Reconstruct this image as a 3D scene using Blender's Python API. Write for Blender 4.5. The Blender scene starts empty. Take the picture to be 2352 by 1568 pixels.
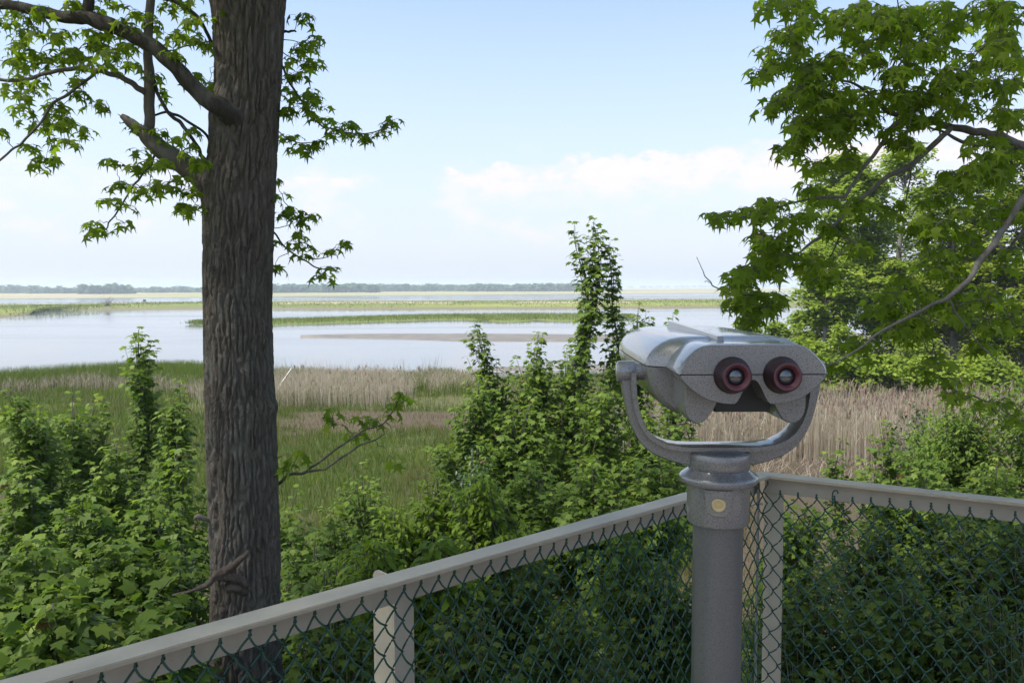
import bpy, math, random
import numpy as np
from mathutils import Vector, Matrix, noise as mnoise

random.seed(7)
SC = bpy.context.scene
SKY_STRENGTH, SUN_STRENGTH, SUN_ANGLE, EXPOSURE = .125, 2.8, 4, 1.12
SKY_HAZE, SKY_HAZE_COL, CLOUD_COL, HAZE = .86, (3.0, 3.24, 3.9), (4.15, 3.72, 3.8), .0004
COL = SC.collection
PI = math.pi

# ------------------------------------------------------------------ camera
F = 1898.0                      # focal length for a 2352 px wide frame (18 mm on a 22.3 mm sensor)
HC = 6.5                        # camera height above the water, metres
PITCH = math.radians(3.74)
ROLL = math.radians(-0.22)
CAMPOS = np.array([0.0, 0.0, HC])
_M = Matrix.Rotation(math.radians(90) - PITCH, 3, 'X') @ Matrix.Rotation(ROLL, 3, 'Z')
MCAM = np.array(_M)
cam_d = bpy.data.cameras.new('camera')
cam_d.lens = 18.0
cam_d.sensor_width = 22.3
cam_d.clip_start = 0.05
cam_d.clip_end = 60000
cam = bpy.data.objects.new('camera', cam_d)
COL.objects.link(cam)
cam.matrix_world = Matrix.Translation((0, 0, HC)) @ _M.to_4x4()
SC.camera = cam


def ray(px, py):
    return MCAM @ np.array([(px - 1176) / F, (784 - py) / F, -1.0])


def P(px, py, d):
    """world point seen at (px, py) at forward distance d"""
    r = ray(px, py)
    return CAMPOS + r * (d / r[1])


def PZ(px, py, z):
    """world point seen at (px, py) lying at height z"""
    r = ray(px, py)
    return CAMPOS + r * ((z - HC) / r[2])


# ------------------------------------------------------------------ noise
_rng0 = np.random.default_rng(11)
_LAT = _rng0.random((256, 256))


def vnoise(x, y):
    x = np.asarray(x, float); y = np.asarray(y, float)
    xi = np.floor(x).astype(int); yi = np.floor(y).astype(int)
    fx = x - xi; fy = y - yi
    fx = fx * fx * (3 - 2 * fx); fy = fy * fy * (3 - 2 * fy)
    a = _LAT[xi & 255, yi & 255]; b = _LAT[(xi + 1) & 255, yi & 255]
    c = _LAT[xi & 255, (yi + 1) & 255]; d = _LAT[(xi + 1) & 255, (yi + 1) & 255]
    return (a * (1 - fx) + b * fx) * (1 - fy) + (c * (1 - fx) + d * fx) * fy


def fbm(x, y, o=4):
    s = 0; a = .5; t = 0
    for i in range(o):
        s = s + a * vnoise(x * 2 ** i + 17.3 * i, y * 2 ** i + 5.1 * i); t += a; a *= .5
    return s / t


def sstep(a, b, x):
    t = np.clip((np.asarray(x, float) - a) / (b - a), 0, 1)
    return t * t * (3 - 2 * t)


# ------------------------------------------------------------------ mesh building
class MB:
    """collects faces; build() links them as one mesh object"""
    def __init__(s):
        s.v = []; s.t = []; s.f = []; s.n = 0

    def add(s, v, faces, tint=0.5, mat=0):
        """faces: list of int arrays (k, n) sharing n, or list of tuples"""
        v = np.asarray(v, float).reshape(-1, 3)
        s.v.append(v)
        s.t.append(np.broadcast_to(np.asarray(tint, float), (len(v),)))
        if isinstance(faces, np.ndarray):
            s.f.append((faces + s.n, mat))
        else:
            by = {}
            for f in faces:
                by.setdefault(len(f), []).append(f)
            for k in by:
                s.f.append((np.asarray(by[k], int) + s.n, mat))
        s.n += len(v)

    def build(s, name, mats, parent=None, smooth=True, sharp=None, loc=None):
        me = bpy.data.meshes.new(name)
        v = np.concatenate(s.v); t = np.concatenate(s.t)
        if loc is not None:
            v = v - np.asarray(loc)
        me.vertices.add(len(v)); me.vertices.foreach_set('co', v.astype(np.float32).ravel())
        li = np.concatenate([f.ravel() for f, m in s.f]).astype(np.int32)
        cnt = np.concatenate([np.full(len(f), f.shape[1]) for f, m in s.f])
        mi = np.concatenate([np.full(len(f), m) for f, m in s.f]).astype(np.int32)
        st = np.concatenate([[0], np.cumsum(cnt)[:-1]]).astype(np.int32)
        me.loops.add(len(li)); me.loops.foreach_set('vertex_index', li)
        me.polygons.add(len(cnt)); me.polygons.foreach_set('loop_start', st)
        me.polygons.foreach_set('material_index', mi)
        me.polygons.foreach_set('use_smooth', np.full(len(cnt), smooth))
        at = me.attributes.new('tint', 'FLOAT', 'POINT')
        at.data.foreach_set('value', t.astype(np.float32))
        me.update(calc_edges=True)
        if sharp:
            me.set_sharp_from_angle(angle=math.radians(sharp))
        for m in (mats if isinstance(mats, (list, tuple)) else [mats]):
            me.materials.append(m)
        o = bpy.data.objects.new(name, me)
        COL.objects.link(o)
        if parent is not None:
            o.parent = parent
            if loc is not None:
                o.location = Vector(loc) - PLOC.get(parent.name, Vector())
                PLOC[o.name] = Vector(loc)
            else:
                o.location = -PLOC.get(parent.name, Vector())
                PLOC[o.name] = Vector((0, 0, 0))
        else:
            if loc is not None:
                o.location = loc
            PLOC[o.name] = Vector(loc if loc is not None else (0, 0, 0))
        return o


PLOC = {}


def thing(name, label, cat, loc, group=None):
    o = bpy.data.objects.new(name, None)
    o.empty_display_size = .2
    COL.objects.link(o)
    o.location = Vector(loc)
    PLOC[o.name] = Vector(loc)
    o['label'] = label; o['category'] = cat
    if group: o['group'] = group
    return o


def tag(o, label, cat, group=None, kind=None):
    o['label'] = label; o['category'] = cat
    if group: o['group'] = group
    if kind: o['kind'] = kind
    return o


def structure(o, label=None):
    o['kind'] = 'structure'
    if label:
        o['label'] = label
    return o


def catmull(pts, k=4):
    p = np.asarray(pts, float)
    if len(p) < 3:
        t = np.linspace(0, 1, k + 1)[:, None]
        return p[0] * (1 - t) + p[-1] * t
    q = np.vstack([2 * p[0] - p[1], p, 2 * p[-1] - p[-2]])
    out = []
    for i in range(1, len(q) - 2):
        for j in range(k):
            t = j / k
            a, b, c, d = q[i - 1], q[i], q[i + 1], q[i + 2]
            out.append(.5 * (2 * b + (c - a) * t + (2 * a - 5 * b + 4 * c - d) * t * t + (3 * b - a - 3 * c + d) * t ** 3))
    out.append(p[-1])
    return np.array(out)


def tube(mb, pts, rad, n=6, tint=.5, mat=0, cap=True, rough=0, seed=0):
    p = np.asarray(pts, float)
    m = len(p)
    r = np.interp(np.linspace(0, 1, m), np.linspace(0, 1, len(np.atleast_1d(rad))), np.atleast_1d(rad)) if not (np.ndim(rad) == 1 and len(rad) == m) else np.asarray(rad)
    tg = np.gradient(p, axis=0)
    tg /= np.linalg.norm(tg, axis=1)[:, None] + 1e-9
    up = np.array([0, 0, 1.0]) if abs(tg[0][2]) < .9 else np.array([1.0, 0, 0])
    x = np.cross(tg[0], up); x /= np.linalg.norm(x)
    X = np.empty((m, 3)); Y = np.empty((m, 3))
    for i in range(m):
        x = x - tg[i] * (x @ tg[i]); x /= np.linalg.norm(x) + 1e-9
        X[i] = x; Y[i] = np.cross(tg[i], x)
    a = np.linspace(0, 2 * PI, n, endpoint=False)
    rr = r[:, None] * np.ones(n)
    if rough:
        u = np.cumsum(np.r_[0, np.linalg.norm(np.diff(p, axis=0), axis=1)])
        rr = rr * (1 + rough * (fbm(u[:, None] * 14 + seed * 3.7, np.cos(a)[None] * 1.6 + np.sin(a)[None] * 2.3 + seed, 3) - .5) * 2)
    v = p[:, None] + rr[..., None] * (np.cos(a)[None, :, None] * X[:, None] + np.sin(a)[None, :, None] * Y[:, None])
    i = np.arange(m - 1)[:, None] * n; j = np.arange(n)[None]; k = (j + 1) % n
    f = np.stack([i + j, i + k, i + n + k, i + n + j], -1).reshape(-1, 4)
    v = v.reshape(-1, 3)
    if cap:
        v = np.vstack([v, p[0], p[-1]])
        c0 = m * n; c1 = c0 + 1
        t0 = np.stack([np.full(n, c0), (np.arange(n) + 1) % n, np.arange(n)], -1)
        b = (m - 1) * n
        t1 = np.stack([np.full(n, c1), b + np.arange(n), b + (np.arange(n) + 1) % n], -1)
        base = mb.n
        mb.add(v, f, tint, mat)
        mb.f.append((np.vstack([t0, t1]) + base, mat))
    else:
        mb.add(v, f, tint, mat)


def many_tubes(mb, chains, r, n=5, tint=.5, mat=0):
    """chains: (K, M, 3) array of equal-length polylines -> tubes in one go"""
    c = np.asarray(chains, float)
    K, M, _ = c.shape
    tg = np.gradient(c, axis=1)
    tg /= np.linalg.norm(tg, axis=2, keepdims=True) + 1e-9
    ref = np.where(np.abs(tg[..., 2:3]) < .8, np.array([0, 0, 1.0]), np.array([1.0, 0, 0]))
    X = np.cross(tg, ref); X /= np.linalg.norm(X, axis=2, keepdims=True) + 1e-9
    Y = np.cross(tg, X)
    a = np.linspace(0, 2 * PI, n, endpoint=False)
    rr = np.broadcast_to(np.asarray(r, float), (K, M))
    v = c[:, :, None] + rr[:, :, None, None] * (np.cos(a)[None, None, :, None] * X[:, :, None] + np.sin(a)[None, None, :, None] * Y[:, :, None])
    i = (np.arange(K)[:, None] * M + np.arange(M - 1)[None]).reshape(-1, 1) * n
    j = np.arange(n)[None]; k = (j + 1) % n
    f = np.stack([i + j, i + n + j, i + n + k, i + k], -1).reshape(-1, 4)
    mb.add(v.reshape(-1, 3), f, np.repeat(np.broadcast_to(tint, (K,)), M * n), mat)


def prism(mb, poly, z0, z1, tint=.5, mat=0):
    """poly: list of xy; vertical prism"""
    poly = np.asarray(poly, float); n = len(poly)
    v = np.vstack([np.c_[poly, np.full(n, z0)], np.c_[poly, np.full(n, z1)]])
    f = [tuple(range(n - 1, -1, -1)), tuple(range(n, 2 * n))] + [(i, (i + 1) % n, n + (i + 1) % n, n + i) for i in range(n)]
    mb.add(v, f, tint, mat)


def lathe(mb, prof, c, n=48, tint=.5, mat=0, axis='z'):
    """prof: list of (r, h)"""
    p = np.asarray(prof, float); a = np.linspace(0, 2 * PI, n, endpoint=False)
    R = p[:, 0][:, None]; Hh = np.broadcast_to(p[:, 1][:, None], (len(p), n))
    A = R * np.cos(a); B = R * np.sin(a)
    if axis == 'z': v = np.stack([A, B, Hh], -1)
    elif axis == 'y': v = np.stack([A, Hh, -B], -1)
    else: v = np.stack([Hh, A, B], -1)
    m = len(p)
    i = np.arange(m - 1)[:, None] * n; j = np.arange(n)[None]; k = (j + 1) % n
    f = np.stack([i + j, i + k, i + n + k, i + n + j], -1).reshape(-1, 4)
    mb.add(v.reshape(-1, 3) + np.asarray(c), f, tint, mat)


def resample(pts, n):
    p = np.asarray(pts, float)
    d = np.r_[0, np.cumsum(np.linalg.norm(np.diff(p, axis=0), axis=1))]
    t = np.linspace(0, d[-1], n)
    return np.stack([np.interp(t, d, p[:, k]) for k in range(p.shape[1])], -1)


# ------------------------------------------------------------------ leaf templates (y = midrib, z = up)
def star_leaf():
    """five pointed sweetgum leaf, drooping tips; length about 1"""
    c = np.array([0, .36])
    ang = [0, 32, 66, 98, 132, 180, 228, 262, 294, 328]
    rad = [.66, .2, .6, .2, .42, .36, .42, .2, .6, .2]
    pts = [(c[0] + r * math.sin(math.radians(a)), c[1] + r * math.cos(math.radians(a))) for a, r in zip(ang, rad)]
    v = [(c[0], c[1], .04)]
    for k, (x, y) in enumerate(pts):
        rr = math.hypot(x - c[0], y - c[1])
        v.append((x, y, -.42 * rr * rr + (.02 if rr < .3 else 0)))
    f = [(0, 1 + (i + 1) % 10, 1 + i) for i in range(10)]
    return np.array(v), np.array(f)


def maple_leaf():
    c = np.array([0, .34])
    ang = [0, 30, 55, 84, 118, 180, 242, 276, 305, 330]
    rad = [.66, .33, .58, .34, .44, .34, .44, .34, .58, .33]
    v = [(c[0], c[1], .0)]
    for a, r in zip(ang, rad):
        x = c[0] + r * math.sin(math.radians(a)); y = c[1] + r * math.cos(math.radians(a))
        v.append((x, y, .16 * abs(x) - .28 * r * r))
    f = [(0, 1 + (i + 1) % 10, 1 + i) for i in range(10)]
    return np.array(v), np.array(f)


def oval_leaf():
    v = np.array([(0, 0, 0), (.22, .3, .06), (.2, .65, .03), (0, 1, -.1), (-.2, .65, .03), (-.22, .3, .06), (0, .5, 0)])
    f = np.array([(6, 0, 1), (6, 1, 2), (6, 2, 3), (6, 3, 4), (6, 4, 5), (6, 5, 0)])
    return v, f


def kite_leaf():
    v = np.array([(0, 0, 0), (.36, .45, .1), (0, 1, -.05), (-.36, .45, .1)])
    f = np.array([(0, 1, 2), (0, 2, 3)])
    return v, f


STAR, MAPLE, OVAL, KITE = star_leaf(), maple_leaf(), oval_leaf(), kite_leaf()


def unit(a):
    return a / (np.linalg.norm(a, axis=-1, keepdims=True) + 1e-9)


def scatter(mb, tmpl, pos, axis, nrm, size, tint, mat=0):
    V, Fc = tmpl
    pos = np.asarray(pos); y = unit(np.asarray(axis))
    z = np.asarray(nrm); z = unit(z - y * np.sum(z * y, -1, keepdims=True))
    x = np.cross(y, z)
    m = len(pos); nv = len(V)
    s = np.asarray(size).reshape(m, 1, 1)
    w = pos[:, None] + s * (V[None, :, 0:1] * x[:, None] + V[None, :, 1:2] * y[:, None] + V[None, :, 2:3] * z[:, None])
    f = (Fc[None] + (np.arange(m) * nv)[:, None, None]).reshape(-1, Fc.shape[1])
    mb.add(w.reshape(-1, 3), f, np.repeat(np.broadcast_to(tint, (m,)), nv), mat)


# ------------------------------------------------------------------ materials
def new_mat(name):
    m = bpy.data.materials.new(name); m.use_nodes = True
    nt = m.node_tree
    b = nt.nodes['Principled BSDF']
    return m, nt, b


def N(nt, typ, **kw):
    n = nt.nodes.new(typ)
    for k, v in kw.items():
        if k in ('ins',):
            for kk, vv in v.items(): n.inputs[kk].default_value = vv
        else:
            setattr(n, k, v)
    return n


def ramp(nt, fac, stops, interp='LINEAR'):
    r = nt.nodes.new('ShaderNodeValToRGB')
    r.color_ramp.interpolation = interp
    els = r.color_ramp.elements
    while len(els) < len(stops): els.new(.5)
    for e, (p, c) in zip(els, stops):
        e.position = p
        e.color = (c, c, c, 1) if isinstance(c, (int, float)) else (*c, 1)
    nt.links.new(fac, r.inputs['Fac'])
    return r.outputs['Color']


def noise_tex(nt, scale, detail=4, rough=.55, vec=None, dist=0):
    n = nt.nodes.new('ShaderNodeTexNoise')
    n.inputs['Scale'].default_value = scale; n.inputs['Detail'].default_value = detail
    n.inputs['Roughness'].default_value = rough; n.inputs['Distortion'].default_value = dist
    if vec is not None: nt.links.new(vec, n.inputs['Vector'])
    return n.outputs['Fac']


def objco(nt, scale=(1, 1, 1)):
    t = nt.nodes.new('ShaderNodeTexCoord'); mp = nt.nodes.new('ShaderNodeMapping')
    mp.inputs['Scale'].default_value = scale
    nt.links.new(t.outputs['Object'], mp.inputs['Vector'])
    return mp.outputs['Vector']


def attr(nt, name='tint'):
    a = nt.nodes.new('ShaderNodeAttribute'); a.attribute_name = name
    return a.outputs['Fac']


def bump(nt, b, h, strength=.5, dist=.01):
    n = nt.nodes.new('ShaderNodeBump'); n.inputs['Strength'].default_value = strength
    n.inputs['Distance'].default_value = dist
    nt.links.new(h, n.inputs['Height']); nt.links.new(n.outputs['Normal'], b.inputs['Normal'])
    return n


def mix(nt, fac, a, b_, mode='MIX'):
    m = nt.nodes.new('ShaderNodeMix'); m.data_type = 'RGBA'; m.blend_type = mode
    if isinstance(fac, (int, float)): m.inputs[0].default_value = fac
    else: nt.links.new(fac, m.inputs[0])
    for i, c in ((6, a), (7, b_)):
        if isinstance(c, tuple): m.inputs[i].default_value = (*c, 1)
        else: nt.links.new(c, m.inputs[i])
    return m.outputs[2]


def leaf_mat(name, stops, trans=.38, rough=.42, spec=.4, trans_gain=(1.25, 1.3, .75)):
    """leaf: per leaf tint from the mesh, thin sheet that lets light through"""
    m, nt, b = new_mat(name)
    c = ramp(nt, attr(nt), stops)
    nt.links.new(c, b.inputs['Base Color'])
    b.inputs['Roughness'].default_value = rough
    b.inputs['Specular IOR Level'].default_value = spec
    tr = nt.nodes.new('ShaderNodeBsdfTranslucent')
    nt.links.new(mix(nt, 1.0, c, trans_gain, 'MULTIPLY'), tr.inputs['Color'])
    ms = nt.nodes.new('ShaderNodeMixShader'); ms.inputs[0].default_value = trans
    out = nt.nodes['Material Output']
    nt.links.new(b.outputs[0], ms.inputs[1]); nt.links.new(tr.outputs[0], ms.inputs[2])
    nt.links.new(ms.outputs[0], out.inputs['Surface'])
    return m


M = {}
M['leaf_gum'] = leaf_mat('sweetgum leaf', [(0, (.11, .165, .018)), (.5, (.175, .255, .024)), (.85, (.225, .31, .032)), (1, (.28, .35, .045))], .66, .55, .18)
M['leaf_maple'] = leaf_mat('maple leaf', [(0, (.066, .112, .019)), (.5, (.118, .188, .03)), (.85, (.172, .252, .04)), (.97, (.24, .295, .058)), (1, (.2, .1, .05))], .46, .55, .2)
M['leaf_pale'] = leaf_mat('pale oval leaf', [(0, (.09, .14, .014)), (.5, (.13, .205, .018)), (1, (.2, .28, .03))], .4, .55, .18)
M['leaf_dark'] = leaf_mat('dark vine leaf', [(0, (.025, .05, .015)), (.5, (.04, .08, .02)), (1, (.07, .12, .03))], .28)
M['leaf_shade'] = leaf_mat('maple leaf darkened for shade', [(0, (.03, .058, .012)), (.5, (.058, .098, .018)), (.85, (.095, .14, .024)), (1, (.14, .17, .035))], .36, .6, .12)  # darker copy of the maple leaf, shade behind the mesh put into its colour
M['leaf_far'] = leaf_mat('far tree leaf', [(0, (.14, .2, .03)), (.5, (.235, .315, .045)), (1, (.33, .41, .06))], .5, .6, .15)
M['leaf_far_yellow'] = leaf_mat('young yellow green leaf', [(0, (.11, .15, .015)), (.5, (.19, .25, .025)), (1, (.28, .33, .04))], .45, .6, .15)

# bark
def bark_mat(name, dark, light, sc=1.0, bs=.6):
    m, nt, b = new_mat(name)
    v = objco(nt, (1, 1, .22))
    n1 = noise_tex(nt, 42 * sc, 8, .75, v, .9)
    n2 = noise_tex(nt, 7 * sc, 4, .6, objco(nt, (1, 1, .5)))
    c = mix(nt, ramp(nt, n1, [(.3, 0.0), (.7, 1.0)]), dark, light)
    c = mix(nt, ramp(nt, n2, [(.45, 0.0), (.75, .55)]), c, (.24, .24, .205))
    nt.links.new(c, b.inputs['Base Color'])
    b.inputs['Roughness'].default_value = .9; b.inputs['Specular IOR Level'].default_value = .2
    fn = nt.nodes.new('ShaderNodeMath'); fn.operation = 'ADD'
    nt.links.new(n1, fn.inputs[0]); nt.links.new(noise_tex(nt, 160 * sc, 4, .7, objco(nt, (1, 1, .5))), fn.inputs[1])
    bump(nt, b, fn.outputs[0], bs, .02)
    return m


M['bark'] = bark_mat('furrowed bark', (.078, .065, .052), (.26, .222, .182), 1.0, .9)
M['bark_limb'] = bark_mat('limb bark', (.11, .095, .08), (.21, .185, .155), 1.6, .5)
M['bark_dark'] = bark_mat('dark limb bark', (.035, .03, .026), (.075, .066, .055), 1.6, .5)
M['twig'] = bark_mat('twig bark', (.06, .052, .042), (.13, .11, .09), 3, .2)
M['stem_green'] = bark_mat('sapling stem', (.07, .068, .05), (.14, .125, .095), 3, .2)
M['bark_far'] = bark_mat('far trunk bark', (.09, .08, .07), (.2, .18, .155), .4, .3)
M['deadwood'] = bark_mat('dead wood', (.085, .062, .05), (.25, .19, .15), 2, .9)

# painted rail steel
m, nt, b = new_mat('tan painted steel')
v = objco(nt)
c = mix(nt, ramp(nt, noise_tex(nt, 9, 5, .6, v), [(.32, 0.0), (.7, 1.0)]), (.43, .378, .292), (.34, .302, .242))
sp = nt.nodes.new('ShaderNodeTexNoise'); sp.inputs['Scale'].default_value = 140; sp.inputs['Detail'].default_value = 2
nt.links.new(v, sp.inputs['Vector'])
c = mix(nt, ramp(nt, sp.outputs['Fac'], [(.765, 0.0), (.79, .5)]), c, (.16, .14, .12))
nt.links.new(c, b.inputs['Base Color']); b.inputs['Roughness'].default_value = .55
bump(nt, b, noise_tex(nt, 260, 2, .5, v), .08, .002)
M['rail'] = m
m, nt, b = new_mat('worn rail edge')
c = mix(nt, noise_tex(nt, 30, 4, .6, objco(nt)), (.42, .36, .26), (.25, .2, .14))
nt.links.new(c, b.inputs['Base Color']); b.inputs['Roughness'].default_value = .65
M['rail_edge'] = m
m, nt, b = new_mat('green vinyl wire')
b.inputs['Base Color'].default_value = (.007, .055, .037, 1); b.inputs['Roughness'].default_value = .48
M['wire'] = m
m, nt, b = new_mat('galvanised steel')
b.inputs['Metallic'].default_value = .85; b.inputs['Roughness'].default_value = .38
nt.links.new(ramp(nt, noise_tex(nt, 60, 4, .6, objco(nt)), [(.3, (.28, .29, .31)), (.7, (.42, .43, .46))]), b.inputs['Base Color'])
M['galv'] = m


def hammer(name, base, speck, rough, coat):
    m, nt, b = new_mat(name)
    v = objco(nt)
    n1 = noise_tex(nt, 560, 3, .6, v, .8)
    n2 = noise_tex(nt, 20, 3, .5, v)
    c = mix(nt, ramp(nt, n1, [(.40, .75), (.50, 0.0)]), base, speck)
    c = mix(nt, ramp(nt, n2, [(.4, 0.0), (.8, .35)]), c, tuple(x * .8 for x in base))
    nt.links.new(c, b.inputs['Base Color'])
    b.inputs['Metallic'].default_value = .25
    b.inputs['Roughness'].default_value = rough
    b.inputs['Coat Weight'].default_value = coat; b.inputs['Coat Roughness'].default_value = .09
    bump(nt, b, n1, .12, .001)
    return m


M['hammer'] = hammer('grey hammered paint', (.232, .226, .222), (.072, .068, .067), .34, .95)
M['post_paint'] = hammer('grey post paint', (.136, .136, .132), (.075, .075, .073), .4, .25)
m, nt, b = new_mat('maroon rubber'); b.inputs['Base Color'].default_value = (.022, .008, .011, 1); b.inputs['Roughness'].default_value = .45
M['eyecup'] = m
m, nt, b = new_mat('red eyecup rim'); b.inputs['Base Color'].default_value = (.095, .025, .032, 1); b.inputs['Roughness'].default_value = .38
M['eye_rim'] = m
m, nt, b = new_mat('lens glass'); b.inputs['Base Color'].default_value = (.03, .036, .042, 1); b.inputs['Roughness'].default_value = .03
b.inputs['Coat Weight'].default_value = 1; b.inputs['Specular IOR Level'].default_value = .9
M['lens'] = m
m, nt, b = new_mat('gasket black and painted shade'); b.inputs['Base Color'].default_value = (.010, .011, .011, 1); b.inputs['Roughness'].default_value = .5  # near-black for the gasket and for shade painted at recess and plate edge
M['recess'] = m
m, nt, b = new_mat('brass lock'); b.inputs['Base Color'].default_value = (.55, .46, .27, 1); b.inputs['Metallic'].default_value = .9; b.inputs['Roughness'].default_value = .35
M['brass'] = m
m, nt, b = new_mat('deck planks')
wv = N(nt, 'ShaderNodeTexNoise', ins={'Scale': 3, 'Detail': 6}); nt.links.new(objco(nt, (1, 12, 1)), wv.inputs['Vector'])
nt.links.new(ramp(nt, wv.outputs['Fac'], [(.3, (.16, .13, .1)), (.7, (.3, .26, .21))]), b.inputs['Base Color']); b.inputs['Roughness'].default_value = .8
M['deck'] = m

# terrain: tint 0 mud/brown .. .5 green .. 1 straw
m, nt, b = new_mat('marsh ground')
v = objco(nt)
n1 = noise_tex(nt, 1.7, 8, .7, v); n2 = noise_tex(nt, 14, 4, .65, v)
c = ramp(nt, attr(nt), [(0, (.07, .052, .042)), (.3, (.13, .1, .07)), (.5, (.062, .105, .02)), (.75, (.16, .17, .07)), (1, (.3, .24, .155))])
c = mix(nt, ramp(nt, n1, [(.35, .55), (.65, 0.0)]), c, (.10, .085, .05))
c = mix(nt, ramp(nt, n2, [(.4, .35), (.6, 0.0)]), c, (.06, .055, .03))
nt.links.new(c, b.inputs['Base Color']); b.inputs['Roughness'].default_value = .95; b.inputs['Specular IOR Level'].default_value = .1
bump(nt, b, n2, .6, .15)
M['ground'] = m
# generic land strips (island, levee, far marsh): tint chooses colour
m, nt, b = new_mat('marsh land')
v = objco(nt, (1, .35, 1))
c = ramp(nt, attr(nt), [(0, (.12, .095, .07)), (.25, (.2, .16, .11)), (.5, (.14, .185, .035)), (.62, (.25, .28, .06)), (.8, (.44, .37, .25)), (1, (.6, .49, .38))])
c = mix(nt, ramp(nt, noise_tex(nt, .25, 8, .7, v), [(.38, .5), (.62, 0.0)]), c, (.2, .18, .08))
nt.links.new(c, b.inputs['Base Color']); b.inputs['Roughness'].default_value = .95; b.inputs['Specular IOR Level'].default_value = .1
M['land'] = m
m, nt, b = new_mat('mud')
v = objco(nt)
c = ramp(nt, noise_tex(nt, .5, 8, .7, v), [(.3, (.125, .108, .083)), (.7, (.22, .195, .15))])
nt.links.new(c, b.inputs['Base Color']); b.inputs['Roughness'].default_value = .6
bump(nt, b, noise_tex(nt, 3, 5, .6, v), .3, .1)
M['mud'] = m
m, nt, b = new_mat('pale path sand')
nt.links.new(ramp(nt, noise_tex(nt, .8, 5, .6, objco(nt)), [(.3, (.5, .46, .38)), (.7, (.66, .62, .54))]), b.inputs['Base Color']); b.inputs['Roughness'].default_value = .9
M['sand'] = m
m, nt, b = new_mat('shallow water')
b.inputs['Base Color'].default_value = (.16, .165, .17, 1); b.inputs['Roughness'].default_value = .08; b.inputs['IOR'].default_value = 1.33
v = objco(nt, (.35, 1, 1))
w1 = noise_tex(nt, .9, 4, .6, v); w2 = noise_tex(nt, .06, 3, .5, v)
nm = nt.nodes.new('ShaderNodeMath'); nm.operation = 'ADD'
nt.links.new(w1, nm.inputs[0]); nt.links.new(w2, nm.inputs[1])
bump(nt, b, nm.outputs[0], .05, .1)
nt.links.new(ramp(nt, noise_tex(nt, .035, 3, .55, objco(nt, (.25, 1, 1))), [(.4, .04), (.65, .16)]), b.inputs['Roughness'])
M['water'] = m
# blades
def blade_mat(name, stops, trans=.25):
    return leaf_mat(name, stops, trans, .7, .15, (1.1, 1.1, .8))
M['grass'] = blade_mat('grass blades', [(0, (.15, .10, .06)), (.3, (.18, .16, .055)), (.5, (.078, .128, .014)), (.8, (.145, .198, .024)), (1, (.27, .29, .065))], .4)
M['reed'] = blade_mat('dry reed', [(0, (.24, .19, .145)), (.5, (.42, .36, .285)), (1, (.58, .52, .425))], .4)
M['reed_plume'] = blade_mat('reed plume', [(0, (.24, .17, .135)), (1, (.42, .32, .25))], .35)
M['woods'] = leaf_mat('far woods leaf', [(0, (.055, .10, .06)), (1, (.115, .18, .10))], .3, .8, .1)
# ------------------------------------------------------------------ sky and sun
SUN_EL, SUN_AZ = math.radians(58), math.radians(-115)     # azimuth from the viewing direction, left negative
world = bpy.data.worlds.new('World'); SC.world = world; world.use_nodes = True
nt = world.node_tree
bg = nt.nodes['Background']
sky = nt.nodes.new('ShaderNodeTexSky'); sky.sky_type = 'NISHITA'; sky.sun_disc = False
sky.sun_elevation = SUN_EL; sky.sun_rotation = SUN_AZ; sky.altitude = 10
sky.air_density = 1.0; sky.dust_density = 1.6; sky.ozone_density = 1.0
tc = nt.nodes.new('ShaderNodeTexCoord')
sx = nt.nodes.new('ShaderNodeSeparateXYZ'); nt.links.new(tc.outputs['Generated'], sx.inputs[0])


def mth(op, a, b_=None, clamp=False):
    n = nt.nodes.new('ShaderNodeMath'); n.operation = op; n.use_clamp = clamp
    for i, q in enumerate((a, b_)):
        if q is None: continue
        if isinstance(q, (int, float)): n.inputs[i].default_value = q
        else: nt.links.new(q, n.inputs[i])
    return n.outputs[0]


def smooth(x, a, b_):
    n = nt.nodes.new('ShaderNodeMapRange'); n.interpolation_type = 'SMOOTHSTEP'
    nt.links.new(x, n.inputs['Value'])
    n.inputs['From Min'].default_value = a; n.inputs['From Max'].default_value = b_
    return n.outputs['Result']


az = mth('MULTIPLY', mth('ARCTAN2', sx.outputs['X'], sx.outputs['Y']), 180 / PI)
el = mth('MULTIPLY', mth('ARCSINE', sx.outputs['Z']), 180 / PI)
cv = nt.nodes.new('ShaderNodeCombineXYZ'); nt.links.new(az, cv.inputs[0]); nt.links.new(mth('MULTIPLY', el, 1.9), cv.inputs[1])


def cn(scale, detail, off):
    mp = nt.nodes.new('ShaderNodeMapping'); mp.inputs['Location'].default_value = (off, off * .7, off * .3)
    nt.links.new(cv.outputs[0], mp.inputs['Vector'])
    n = nt.nodes.new('ShaderNodeTexNoise'); n.inputs['Scale'].default_value = scale; n.inputs['Detail'].default_value = detail
    n.inputs['Roughness'].default_value = .58
    nt.links.new(mp.outputs[0], n.inputs['Vector'])
    return n.outputs['Fac']


def bank(az0, az1, soft, top0, slope, base, basesoft, amp, off):
    """a bank of cumulus between two azimuths: billowing upper edge, fading base"""
    top = mth('ADD', mth('MULTIPLY', mth('SUBTRACT', az, az0), slope), top0)
    edge = mth('SUBTRACT', mth('ADD', top, mth('MULTIPLY', mth('SUBTRACT', cn(.4, 9, off), .5), amp)), el)
    a = smooth(edge, 0, .55)
    b_ = smooth(el, base - basesoft, base + basesoft)
    w = mth('MULTIPLY', smooth(az, az0 - soft, az0 + soft), smooth(mth('MULTIPLY', az, -1), -az1 - soft, -az1 + soft))
    m = mth('MULTIPLY', mth('MULTIPLY', a, b_), w)
    return mth('MULTIPLY', m, mth('ADD', .22, mth('MULTIPLY', smooth(cn(.42, 7, off + 9), .36, .64), .78))), edge


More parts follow.
